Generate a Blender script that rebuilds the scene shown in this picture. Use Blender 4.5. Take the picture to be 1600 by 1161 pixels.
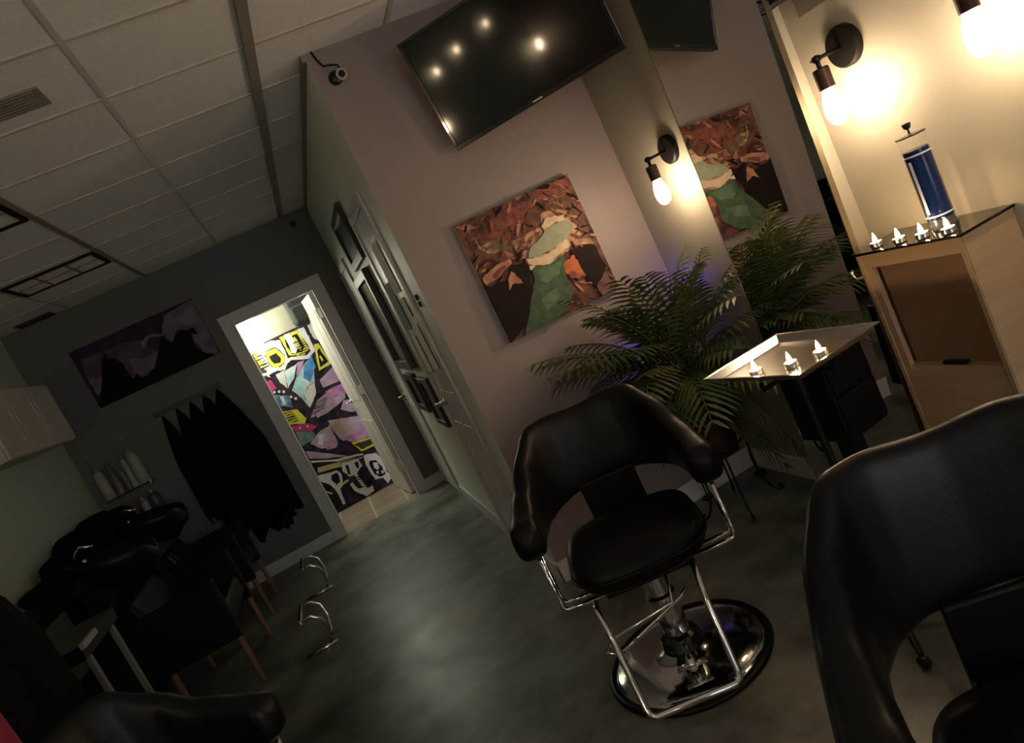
import bpy, bmesh, math, random
from mathutils import Vector, Matrix
PI=math.pi
S=bpy.context.scene
for o in list(bpy.data.objects): bpy.data.objects.remove(o)
C=bpy.data.collections.new('salon'); S.collection.children.link(C)

# ---------- camera, world, exposure ----------
cam=bpy.data.objects.new('camera',bpy.data.cameras.new('camera')); C.objects.link(cam)
cam.data.sensor_width=36; cam.data.lens=1115.26/1600*36; cam.data.clip_start=.02
rr=Vector((.857763,-.274868,-.434385)); uu=Vector((.455167,.013428,.890305)); ff=Vector((.238883,.961388,-.136629))
M=Matrix((rr,uu,-ff)).transposed().to_4x4(); M.translation=Vector((0,0,1.468)); cam.matrix_world=M
S.camera=cam
w=bpy.data.worlds.new('night'); S.world=w; w.use_nodes=True  # bright neutral fill for the room, entering by the added front window
w.node_tree.nodes['Background'].inputs[0].default_value=(1,.97,.93,1); w.node_tree.nodes['Background'].inputs[1].default_value=4.0
S.view_settings.view_transform='Standard'; S.view_settings.look='None'; S.view_settings.gamma=1; S.view_settings.exposure=0.0
BULB=115.0; BACKROOM=10.0

# ---------- materials ----------
MATS={}
def mat(name,col,rough=.5,metal=0,spec=None,emit=None,es=0,noise=None,bump=None,trans=0,ior=1.45,coat=0,alpha=None):
    if name in MATS: return MATS[name]
    m=bpy.data.materials.new(name); m.use_nodes=True; nt=m.node_tree; b=nt.nodes['Principled BSDF']
    b.inputs['Base Color'].default_value=(*col,1); b.inputs['Roughness'].default_value=rough; b.inputs['Metallic'].default_value=metal
    if spec is not None: b.inputs['Specular IOR Level'].default_value=spec
    if emit: b.inputs['Emission Color'].default_value=(*emit,1); b.inputs['Emission Strength'].default_value=es
    b.inputs['Transmission Weight'].default_value=trans; b.inputs['IOR'].default_value=ior; b.inputs['Coat Weight'].default_value=coat
    tc=nt.nodes.new('ShaderNodeTexCoord')
    if noise:   # (scale, other colour, detail, (sx,sy,sz))
        mp=nt.nodes.new('ShaderNodeMapping'); mp.inputs['Scale'].default_value=noise[3] if len(noise)>3 else (1,1,1)
        n=nt.nodes.new('ShaderNodeTexNoise'); n.inputs['Scale'].default_value=noise[0]; n.inputs['Detail'].default_value=noise[2]
        r=nt.nodes.new('ShaderNodeValToRGB'); r.color_ramp.elements[0].position=.35; r.color_ramp.elements[1].position=.65
        r.color_ramp.elements[0].color=(*col,1); r.color_ramp.elements[1].color=(*noise[1],1)
        nt.links.new(tc.outputs['Object'],mp.inputs[0]); nt.links.new(mp.outputs[0],n.inputs['Vector'])
        nt.links.new(n.outputs['Fac'],r.inputs[0]); nt.links.new(r.outputs[0],b.inputs['Base Color'])
    if bump:    # (scale, strength)
        n2=nt.nodes.new('ShaderNodeTexNoise'); n2.inputs['Scale'].default_value=bump[0]; n2.inputs['Detail'].default_value=4
        bp=nt.nodes.new('ShaderNodeBump'); bp.inputs['Strength'].default_value=bump[1]; bp.inputs['Distance'].default_value=.004
        nt.links.new(tc.outputs['Object'],n2.inputs['Vector']); nt.links.new(n2.outputs['Fac'],bp.inputs['Height']); nt.links.new(bp.outputs[0],b.inputs['Normal'])
    MATS[name]=m; return m
TAUPE=mat('taupe paint',(.235,.19,.18),.55,bump=(180,.15))
CREAM=mat('cream paint',(.31,.29,.235),.55,bump=(180,.15))
HALL=mat('pale sage paint',(.80,.82,.70),.5,bump=(180,.12))
SAGE=mat('sage paint',(.48,.53,.44),.6,bump=(180,.12))
CHAR=mat('charcoal paint',(.135,.132,.128),.6,bump=(180,.15))
WHITE=mat('white trim paint',(.62,.60,.60),.4)
DOORW=mat('white door paint',(.62,.58,.54),.4)
CEILM=mat('ceiling tile',(.78,.79,.81),.9,noise=(60,(.72,.73,.75),5),bump=(250,.25))
GRID=mat('ceiling grid metal',(.50,.46,.41),.5); GRIDD=mat('dull ceiling rail',(.24,.21,.18),.6)
BLACKP=mat('black plastic',(.004,.004,.0045),.4,spec=.25); BLACKM=mat('matt black metal',(.005,.004,.004),.5,metal=.0,spec=.25)
BRONZE=mat('dark bronze',(.035,.014,.010),.5,metal=.4)
LEATH=mat('black leather',(.004,.0037,.0042),.40,spec=.24,bump=(90,.12),noise=(5,(.006,.005,.005),3))
CHROME=mat('chrome',(.75,.75,.76),.09,metal=1); STEEL=mat('brushed steel',(.62,.60,.56),.22,metal=1,bump=(60,.05))
DKMET=mat('dark metal',(.03,.03,.03),.3,metal=.8)
SCREEN=mat('screen glass',(.004,.004,.005),.06,spec=.6)
GLOSSB=mat('gloss black bezel',(.006,.006,.007),.12,coat=.5)
WOODC=mat('pale maple wood',(.42,.27,.15),.45,noise=(3,(.50,.34,.20),6,(1,1,9)))
WOODI=mat('brown cabinet interior',(.28,.165,.10),.5,noise=(3,(.21,.125,.075),5,(1,1,.3)))
WOODD=mat('dark stained wood',(.018,.012,.010),.35)
WOODL=mat('stained wood leg',(.22,.12,.08),.4,noise=(8,(.16,.08,.05),4))
def glassmat(name,col,rough=.02):
    m=mat(name,col,rough,trans=1,ior=1.45); return m
SMOKE=glassmat('smoked glass',(.25,.27,.24)); CLEAR=mat('clear glass',(.97,.98,.97),.01,trans=1,ior=1.12)
MIRR=mat('mirror silver',(.86,.86,.84),.005,metal=1)
BLUE=mat('blue disinfectant',(.004,.016,.085),.22,spec=.3)
LEAF=mat('palm leaf',(.034,.072,.020),.45,noise=(7,(.10,.10,.032),2)); STEM=mat('palm stem',(.06,.07,.02),.5)
POTM=mat('bronze pot',(.055,.025,.016),.38,metal=.5,bump=(28,1.0)); SOIL=mat('soil',(.02,.012,.008),.9)
CAPE=mat('black cape cloth',(.003,.003,.0035),.9,spec=.1); NAVY=mat('dark navy cloth',(.0035,.003,.005),.85,spec=.15); RED=mat('crimson cloth',(.22,.006,.035),.7)
WAX=mat('wax',(.8,.72,.6),.5,emit=(1,.6,.3),es=.6); TIN=mat('candle tin',(.8,.8,.8),.2,metal=1)
FLAME=mat('flame',(1,.8,.5),.5,emit=(1,.66,.34),es=240.0)
BULBM=mat('bulb glow',(1,.8,.5),.5,emit=(1,.72,.46),es=BULB)
PANELG=mat('added light panel',(1,1,1),.5,emit=(.98,1,.80),es=BACKROOM)
SHADE=mat('white lamp shade',(.9,.9,.85),.5,emit=(1,1,.78),es=24.0)
LEDM=mat('violet led',(.2,.1,1),.5,emit=(.13,.07,1),es=160)
LENS=mat('prismatic diffuser',(.92,.91,.88),.32,bump=(120,.4),spec=.8)
VENT=mat('vent grey',(.22,.20,.18),.6); VENTD=mat('vent dark',(.03,.03,.028),.7)
BACKW=mat('back room cream paint',(.25,.235,.18),.6)
BOTW=mat('white bottle plastic',(.30,.30,.29),.35); BOTG=mat('grey bottle plastic',(.14,.14,.13),.35); BOTB=mat('blue bottle plastic',(.05,.065,.09),.35); BOTP=mat('pink label',(.20,.10,.10),.5)
PAPER=mat('paper',(.85,.82,.76),.8); PAPERC=mat('cream paper',(.88,.82,.62),.8); PAPERB=mat('blue grey print',(.16,.22,.28),.8); PHOTO=mat('muted print',(.22,.16,.19),.5,noise=(14,(.08,.07,.08),3))
CABW=mat('white cabinet paint',(.44,.41,.36),.45)
GREYC=mat('grey card',(.16,.14,.11),.7); TOWEL=mat('black towel cloth',(.003,.003,.003),.95,spec=.1,bump=(200,.6))
GREYL=mat('grey laminate',(.075,.075,.065),.4)
# concrete floor: broad mottling, scuffs and a worn polish
def concrete():
    m=bpy.data.materials.new('polished concrete'); m.use_nodes=True; nt=m.node_tree; b=nt.nodes['Principled BSDF']; L=nt.links.new
    tc=nt.nodes.new('ShaderNodeTexCoord')
    n1=nt.nodes.new('ShaderNodeTexNoise'); n1.inputs['Scale'].default_value=2.2; n1.inputs['Detail'].default_value=8; n1.inputs['Roughness'].default_value=.65
    r=nt.nodes.new('ShaderNodeValToRGB'); e=r.color_ramp.elements; e[0].position=.38; e[0].color=(.055,.054,.045,1); e[1].position=.64; e[1].color=(.21,.212,.175,1)
    L(tc.outputs['Object'],n1.inputs['Vector']); L(n1.outputs['Fac'],r.inputs[0]); L(r.outputs[0],b.inputs['Base Color'])
    n2=nt.nodes.new('ShaderNodeTexNoise'); n2.inputs['Scale'].default_value=5; n2.inputs['Detail'].default_value=5
    r2=nt.nodes.new('ShaderNodeMapRange'); r2.inputs['To Min'].default_value=.30; r2.inputs['To Max'].default_value=.48
    L(tc.outputs['Object'],n2.inputs['Vector']); L(n2.outputs['Fac'],r2.inputs[0]); L(r2.outputs[0],b.inputs['Roughness'])
    bp=nt.nodes.new('ShaderNodeBump'); bp.inputs['Strength'].default_value=.12; bp.inputs['Distance'].default_value=.01
    L(n2.outputs['Fac'],bp.inputs['Height']); L(bp.outputs[0],b.inputs['Normal']); return m
FLOORM=concrete()
def tilefloor():
    m=bpy.data.materials.new('brown floor tile'); m.use_nodes=True; nt=m.node_tree; b=nt.nodes['Principled BSDF']; L=nt.links.new
    tc=nt.nodes.new('ShaderNodeTexCoord'); mp=nt.nodes.new('ShaderNodeMapping'); mp.inputs['Location'].default_value=(.10,.02,0)
    br=nt.nodes.new('ShaderNodeTexBrick'); br.offset=0; br.inputs['Scale'].default_value=1; br.inputs['Brick Width'].default_value=.31; br.inputs['Row Height'].default_value=.31; br.inputs['Mortar Size'].default_value=.006
    br.inputs['Color1'].default_value=(.26,.20,.14,1); br.inputs['Color2'].default_value=(.22,.17,.12,1); br.inputs['Mortar'].default_value=(.5,.46,.36,1)
    L(tc.outputs['Object'],mp.inputs[0]); L(mp.outputs[0],br.inputs['Vector']); L(br.outputs['Color'],b.inputs['Base Color']); b.inputs['Roughness'].default_value=.35; return m
TILE=tilefloor()

# ---------- mesh helpers ----------
class MB:
    def __init__(s): s.v=[]; s.f=[]; s.m=[]; s.k=0
    def add(s,vs,fs):
        n=len(s.v); s.v+= [tuple(v) for v in vs]
        for f in fs: s.f.append([i+n for i in f]); s.m.append(s.k)
        return s
    def box(s,a,b,R=None,o=(0,0,0)):
        x0,x1=sorted((a[0],b[0])); y0,y1=sorted((a[1],b[1])); z0,z1=sorted((a[2],b[2]))
        vs=[(x0,y0,z0),(x1,y0,z0),(x1,y1,z0),(x0,y1,z0),(x0,y0,z1),(x1,y0,z1),(x1,y1,z1),(x0,y1,z1)]
        if R: vs=[tuple(R@Vector(v)+Vector(o)) for v in vs]
        return s.add(vs,[(0,3,2,1),(4,5,6,7),(0,1,5,4),(1,2,6,5),(2,3,7,6),(3,0,4,7)])
    def tube(s,pts,r,n=10,closed=False,caps=True):
        pts=[Vector(p) for p in pts]; N=len(pts); rs=r if isinstance(r,(list,tuple)) else [r]*N
        rings=[]; prev=None
        for i,p in enumerate(pts):
            a=pts[i-1] if (i>0 or closed) else p; b=pts[(i+1)%N] if (i<N-1 or closed) else p
            t=(b-a).normalized()
            if prev is None: u=t.orthogonal().normalized()
            else:
                u=prev-t*prev.dot(t)
                u=u.normalized() if u.length>1e-6 else t.orthogonal().normalized()
            prev=u; w_=t.cross(u)
            rings.append([p+(u*math.cos(2*PI*k/n)+w_*math.sin(2*PI*k/n))*rs[i] for k in range(n)])
        vs=[v for q in rings for v in q]; fs=[]
        for i in range(N if closed else N-1):
            j=(i+1)%N
            for k in range(n): fs.append((i*n+k,i*n+(k+1)%n,j*n+(k+1)%n,j*n+k))
        if caps and not closed: fs.append(tuple(range(n))[::-1]); fs.append(tuple((N-1)*n+k for k in range(n)))
        return s.add(vs,fs)
    def lathe(s,prof,o=(0,0,0),n=28,R=None):
        vs=[];fs=[]; N=len(prof)
        for (r,z) in prof:
            for k in range(n):
                v=Vector((r*math.cos(2*PI*k/n),r*math.sin(2*PI*k/n),z))
                if R: v=R@v
                vs.append(v+Vector(o))
        for i in range(N-1):
            for k in range(n): fs.append((i*n+k,i*n+(k+1)%n,(i+1)*n+(k+1)%n,(i+1)*n+k))
        if prof[0][0]>1e-5: fs.append(tuple(range(n))[::-1])
        if prof[-1][0]>1e-5: fs.append(tuple((N-1)*n+k for k in range(n)))
        return s.add(vs,fs)
    def poly(s,vs): return s.add(vs,[tuple(range(len(vs)))])
    def build(s,name,m,parent=None,world=False,smooth=False,bevel=0,subsurf=0):
        me=bpy.data.meshes.new(name); v=s.v
        if parent is not None and world:
            inv=parent.matrix_world.inverted() if parent.parent is None and parent.type=='EMPTY' else None
            L=root_loc(parent); v=[(x-L[0],y-L[1],z-L[2]) for x,y,z in v]
        me.from_pydata(v,[],s.f); me.update()
        for mm in (m if isinstance(m,list) else [m]): me.materials.append(mm)
        for i,p in enumerate(me.polygons): p.material_index=s.m[i]; p.use_smooth=smooth in (True,'flat')
        bm=bmesh.new(); bm.from_mesh(me)
        if smooth in (True,'flat') or subsurf: bmesh.ops.remove_doubles(bm,verts=bm.verts,dist=1e-5)
        if smooth!='art': bmesh.ops.recalc_face_normals(bm,faces=bm.faces)
        bm.to_mesh(me); bm.free()
        if smooth=='flat': me.set_sharp_from_angle(angle=.6)
        o=bpy.data.objects.new(name,me); C.objects.link(o)
        if parent is not None: o.parent=parent
        if bevel:
            b=o.modifiers.new('bevel','BEVEL'); b.width=bevel; b.segments=3; b.limit_method='ANGLE'
        if subsurf:
            b=o.modifiers.new('smooth','SUBSURF'); b.levels=subsurf; b.render_levels=subsurf
        return o
def root_loc(o):
    L=Vector((0,0,0))
    while o is not None: L=L+o.location; o=o.parent
    return L
def thing(name,label,cat,loc=(0,0,0),rz=0,group=None):
    o=bpy.data.objects.new(name,None); C.objects.link(o); o.location=loc; o.rotation_euler=(0,0,rz); o.empty_display_size=.1
    o['label']=label; o['category']=cat
    if group: o['group']=group
    return o
def tag(o,label,cat,group=None):
    o['label']=label; o['category']=cat
    if group: o['group']=group
    return o
def struct(o): o['kind']='structure'; return o
def dup(root,loc,rz,label,group=None):
    def cp(o,par):
        c=o.copy(); C.objects.link(c)
        if par is not None: c.parent=par
        for ch in list(o.children): cp(ch,c)
        return c
    r=cp(root,None); r.location=loc; r.rotation_euler=(0,0,rz); r['label']=label
    if group: r['group']=group
    return r
def arc(c,r,a0,a1,n,plane='xz'):
    o=[]
    for i in range(n+1):
        a=a0+(a1-a0)*i/n; d=(r*math.cos(a),r*math.sin(a))
        o.append((c[0]+d[0],c[1],c[2]+d[1]) if plane=='xz' else (c[0]+d[0],c[1]+d[1],c[2]))
    return o

# ---------- room ----------
XH,YT,YF,HC,XR,XL,XA,YM=.577,3.187,6.259,2.64,1.728,-1.921,1.791,1.96
YB=-2.5; T=.12
DL,DR,DH=-.390,.315,2.003
m=MB().box((XL-T,YB-T,-.1),(XA+T,YF+.02,0)); struct(m.build('floor',FLOORM))
m=MB().box((-1.6,YF+.02,-.1),(1.3,7.5,0)); o=m.build('floor_back_room',TILE); o.name='floor.001'; struct(o)
m=MB().box((XL-T,YB-T,HC),(XA+T,YF+T,HC+.1)); struct(m.build('ceiling',CEILM))
m=MB().box((-1.6,YF+T,2.5),(1.3,7.5,2.6)); o=m.build('ceiling',BACKW); struct(o)
m=MB().box((XL-T,YB-T,0),(XL,YF+T,HC)); struct(m.build('wall_left',SAGE))
m=MB().box((XL,YF,0),(DL,YF+T,HC)).box((DR,YF,0),(XH+.12,YF+T,HC)).box((DL,YF,DH),(DR,YF+T,HC)); struct(m.build('wall_far',CHAR))
m=MB().box((XH,YT+.001,0),(XH+T,YF,HC)); struct(m.build('wall_hall',HALL))
m=MB().box((XH+.0005,YT,0),(XR+.2,YT+T,HC)); struct(m.build('wall_back',TAUPE))
m=MB().box((XR,YM,0),(XR+.2,YT,HC)).box((XA,YB,0),(XR+.2,YM,HC)); struct(m.build('wall_right',CREAM))
m=MB().box((XL,YB-T,0),(.10,YB,HC)).box((1.7,YB-T,0),(XA,YB,HC)).box((.10,YB-T,0),(1.7,YB,.5)).box((.10,YB-T,2.45),(1.7,YB,HC)); struct(m.build('wall_front',TAUPE))
m=MB().box((.10,YB-.08,.5),(.15,YB-.02,2.45)).box((1.65,YB-.08,.5),(1.7,YB-.02,2.45)).box((.15,YB-.08,.5),(1.65,YB-.02,.55)).box((.15,YB-.08,2.40),(1.65,YB-.02,2.45)).box((.875,YB-.08,.55),(.925,YB-.02,2.40))  # unseen window added behind the camera to let neutral fill light in
wf=struct(m.build('fill_window_1',WHITE)); g=bpy.data.materials.new('fill window pane'); g.use_nodes=True; nt=g.node_tree; nt.nodes.clear(); q=[nt.nodes.new('ShaderNode'+x) for x in ('OutputMaterial','MixShader','BsdfTransparent','BsdfGlossy')]
q[1].inputs[0].default_value=.06; q[3].inputs['Roughness'].default_value=.02; nt.links.new(q[2].outputs[0],q[1].inputs[1]); nt.links.new(q[3].outputs[0],q[1].inputs[2]); nt.links.new(q[1].outputs[0],q[0].inputs[0])
MB().box((.15,YB-.055,.55),(1.65,YB-.049,2.40)).build('pane',g,wf)
# back room walls
for p0,p1 in (((-1.6,7.25,0),(1.3,7.37,2.5)),((-1.6,YF+T,0),(-1.5,7.25,2.5)),((1.2,YF+T,0),(1.3,7.25,2.5))): struct(MB().box(p0,p1).build('wall_back_room',BACKW))
# baseboards
def bb(name,a,b): struct(MB().box(a,b).build(name,WHITE,bevel=.004))
bb('baseboard_far',(XL,YF-.014,0),(DL-.09,YF,.10)); bb('baseboard_far',(DR+.09,YF-.014,0),(XH,YF,.10))
bb('baseboard_hall',(XH-.014,YT-.014,0),(XH,3.47,.10)); bb('baseboard_hall',(XH-.014,4.17,0),(XH,5.45,.10)); 
bb('baseboard_back',(XH-.014,YT-.014,0),(XR,YT,.105)); bb('baseboard_right',(XR-.014,YM,0),(XR,YT-.014,.105))
bb('baseboard_right',(XA-.014,YB,0),(XA,1.46,.105)); bb('baseboard_left',(XL,YB,0),(XL+.014,YF-.014,.10))
# far door casing and jamb
m=MB().box((DL-.092,YF-.02,0),(DL,YF,DH+.095)).box((DR,YF-.02,0),(DR+.092,YF,DH+.095)).box((DL,YF-.02,DH),(DR,YF,DH+.095))
m.box((DL,YF-.02,0),(DL+.012,YF+T,DH)).box((DR-.012,YF-.02,0),(DR,YF+T,DH)).box((DL,YF,DH-.012),(DR,YF+T,DH)); struct(m.build('trim_1',WHITE,bevel=.004))
# open door swung into the back room
dr=struct(thing('door_1','','')); del dr['label']; del dr['category']; dr.location=(DR-.014,YF+T+.01,0); dr.rotation_euler=(0,0,math.radians(97))
dp=MB().box((0,0,.01),(.69,.038,DH-.015))
for z0,z1 in ((.2,.75),(.95,1.85)):
    for x0,x1 in ((.10,.31),(.38,.59)): dp.box((x0,-.004,z0),(x1,.042,z1))
dp=dp.build('door_panel',DOORW,dr,bevel=.004)
h=MB().tube([(.63,.045,.95),(.63,.095,.95),(.53,.10,.95)],.009).lathe([(.026,0),(.026,.008),(.0,.01)],(.63,.038,.95),R=Matrix.Rotation(-PI/2,3,'X')).build('door_handle',CHROME,dr,smooth=True)
for z in (.25,1.0,1.75): MB().box((-.012,.0,z),(.004,.045,z+.09)).build('hinge',STEEL,dr)
# ceiling grid: cross rails every tile and long rails
m=MB(); ys=[2.43-.478*k for k in range(11)]+[2.43+.478*k for k in range(1,8)]
for y in sorted(ys): m.box((XL,y-.008,HC-.006),(XA if y<YM else (XR if y<YT else XH),y+.008,HC))
for x in (-1.39,-.20): m.box((x-.009,YB,HC-.005),(x+.009,YF,HC))
m.box((.955,YB,HC-.007),(.975,YT,HC)); m.box((1.53,YB,HC-.007),(1.55,YT,HC))
struct(m.build('trim_2',GRID))
m=MB().box((.332,YB,HC-.018),(.372,YF,HC)).box((-.815,YB,HC-.010),(-.79,YF,HC)).box((XH-.016,YT,HC-.03),(XH,YF,HC)); struct(m.build('trim_3',GRIDD))
# hall wall door nearest the corner (closed) and its casing
def halldoor(y0,y1,zt,tn,dn,handle_y,hz):
    m=MB().box((XH-.018,y0,0),(XH,y0+.065,zt+.065)).box((XH-.018,y1-.065,0),(XH,y1,zt+.065)).box((XH-.018,y0+.065,zt),(XH,y1-.065,zt+.065)); struct(m.build(tn,WHITE,bevel=.004))
    d=struct(thing(dn,'','')); del d['label']; del d['category']; d.location=(XH,y0+.065,0)
    w_=y1-y0-.13; p=MB().box((-.008,0,.01),(-.002,w_,zt))
    for z0,z1 in ((.18,.80),(.98,1.90)):
        for a,b in ((.10,.46),(.54,.90)):
            q0,q1=w_*a,w_*b
            p.box((-.0105,q0,z0),(-.006,q1,z0+.02)).box((-.0105,q0,z1-.02),(-.006,q1,z1)).box((-.0105,q0,z0+.02),(-.006,q0+.02,z1-.02)).box((-.0105,q1-.02,z0+.02),(-.006,q1,z1-.02))
    p.build('door_panel',DOORW,d,bevel=.002)
    hy=handle_y-(y0+.065)
    MB().lathe([(.028,0),(.028,.008),(.012,.012),(.012,.05),(.0,.052)],(-.008,hy,hz),R=Matrix.Rotation(-PI/2,3,'Y')).tube([(-.055,hy,hz),(-.058,hy+.10,hz)],.009).build('door_handle',CHROME,d,smooth=True)
    return d
d2=halldoor(3.48,4.16,2.03,'trim_4','door_2',3.98,.93)
d3=halldoor(5.50,6.20,1.98,'trim_5','door_3',6.02,.86)

# ---------- sconces ----------
def sconce(label,loc,rz,group='warm bulb wall sconces'):
    # local: wall plane at x=0, lamp sticks out towards -x
    t=thing('wall_sconce',label,'lamp',loc,rz,group)
    Ry=Matrix.Rotation(-PI/2,3,'Y')
    MB().lathe([(.062,0),(.062,.018),(.056,.024),(.0,.026)],(0,0,0),n=36,R=Ry).build('backplate',BLACKM,t,smooth='flat')
    MB().tube([(-.02,0,0),(-.115,0,-.002)],.006).lathe([(.0,-.012),(.012,-.008),(.014,0),(.012,.008),(0,.012)],(-.118,0,-.002),n=14).tube([(-.118,-.022,-.002),(-.118,.022,-.002)],.004).tube([(-.118,0,-.002),(-.118,0,-.034)],.007).build('arm',BLACKM,t,smooth=True)
    MB().lathe([(.0,-.028),(.020,-.030),(.0235,-.034),(.0235,-.092),(.019,-.094),(.019,-.088),(0,-.088)],(-.118,0,0),n=24).build('socket',BRONZE,t)
    MB().lathe([(.012,-.088),(.018,-.100),(.027,-.125),(.031,-.150),(.030,-.172),(.022,-.192),(.010,-.201),(0,-.203)],(-.118,0,0),n=18).build('bulb',BULBM,t,smooth=True)
    return t
SG='warm bulb wall sconces'
sc=sconce('black sconce with glowing bulb between the canyon canvas and the leaning mirror',(XR,2.738,1.605),0)
dup(sc,(XA,1.77,1.611),0,'black sconce with glowing bulb above the blue disinfectant jar',SG)
dup(sc,(XA,1.30,1.618),0,'black sconce cut by the top right corner of the picture, only socket and glow showing',SG)
for y,l in [(-.12,'nearer the reclining chairs'),(-2.3,'nearer the added front window')]:
    dup(sc,(XL,y,1.60),PI,'added unseen black sconce with glowing bulb on the left wall behind the photographer, '+l,SG)  # lamps added out of view to light the room and glint in the television
for y,z,l in [(-.48,1.98,'nearest the reclining chairs'),(-.93,2.03,'middle one'),(-1.6,2.06,'nearest the added front window')]:
    q=dup(sc,(XL,y,z),PI,'added smaller black sconce, unseen, high on the left wall, '+l,SG); q.scale=(.5,.5,.5)  # three weaker unseen lamps, also added for room light and screen glints
# ---------- television ----------
t=thing('television','black flat television on a wall bracket, tilted and swung out from the taupe wall','television',(.977,3.07,2.0))
yaw,tilt,roll=.514,.18,.045
d=Vector((math.cos(yaw),-math.sin(yaw),0)); n0=Vector((-math.sin(yaw),-math.cos(yaw),0)); up=Vector((0,0,1))
u=up*math.cos(tilt)+n0*math.sin(tilt); n1=n0*math.cos(tilt)-up*math.sin(tilt)
d_=d*math.cos(roll)+u*math.sin(roll); u_=u*math.cos(roll)-d*math.sin(roll)
RT=Matrix((d_,-n1,u_)).transposed(); W_,H_=.815,.487
MB().box((0,.004,0),(W_,.035,H_),R=RT).box((.12,.03,.08),(W_-.12,.058,H_-.1),R=RT).build('housing',BLACKP,t,bevel=.004)
b=.016
MB().box((0,-.004,0),(W_,.004,b+.006),R=RT).box((0,-.004,H_-b),(W_,.004,H_),R=RT).box((0,-.004,b+.006),(b,.004,H_-b),R=RT).box((W_-b,-.004,b+.006),(W_,.004,H_-b),R=RT).build('bezel',GLOSSB,t,bevel=.003)
MB().box((b,-.001,b+.006),(W_-b,.003,H_-b),R=RT).build('screen',SCREEN,t)
MB().box((W_/2-.022,-.006,.008),(W_/2+.022,-.0035,.014),R=RT).build('maker_badge',STEEL,t)
c=RT@Vector((W_/2,.058,H_/2)); wl=Vector((c.x,YT-3.07,c.z))
MB().tube([c,c*.6+wl*.4+Vector((.04,0,0)),wl],.016).box((wl.x-.07,wl.y-.012,wl.z-.11),(wl.x+.07,wl.y,wl.z+.11)).build('wall_bracket',BLACKM,t)
# ---------- paint-by-shape flat pictures ----------
def flatart(name,L,base,rect,cols,y,parent,jit=.006,seed=3,rnd=None):
    """painted picture on a vertical plane: layered shapes, each layer a hair of paint in front of the last"""
    rnd=random.Random(seed); m=MB(); mats=[base]+[cols[k] for k in sorted(cols)]; idx={k:i+1 for i,k in enumerate(sorted(cols))}
    x0,x1,z0,z1=rect; m.poly([(x0,y,z0),(x1,y,z0),(x1,y,z1),(x0,y,z1)])
    for li,(c,pts) in enumerate(L):
        P=[(a/1000,b_/1000) for a,b_ in pts]
        for it in range(2 if jit else 0):
            Q=[]
            for i,p in enumerate(P):
                q=P[(i+1)%len(P)]; Q.append(p); dx,dz=q[0]-p[0],q[1]-p[1]; l=math.hypot(dx,dz)
                if l>.012:
                    k=rnd.uniform(-1,1)*min(l*.18,jit); Q.append(((p[0]+q[0])/2-dz/l*k,(p[1]+q[1])/2+dx/l*k))
            P=Q
        P=[(min(max(a,x0),x1),min(max(b_,z0),z1)) for a,b_ in P]
        m.k=idx[c]; yy=y-.00006*(li+1)
        vs=[Vector((a,0,b_)) for a,b_ in P]
        from mathutils.geometry import tessellate_polygon
        tr=tessellate_polygon([vs]); m.add([(v.x,yy,v.z) for v in vs],[tuple(q) for q in tr])
    return m.build(name,mats,parent,world=True,smooth='art')
def pc(n,c,c2=None,r=.6,s=25): return mat('paint '+n,c,r,spec=.12,noise=(s,c2,5) if c2 else None)
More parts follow.
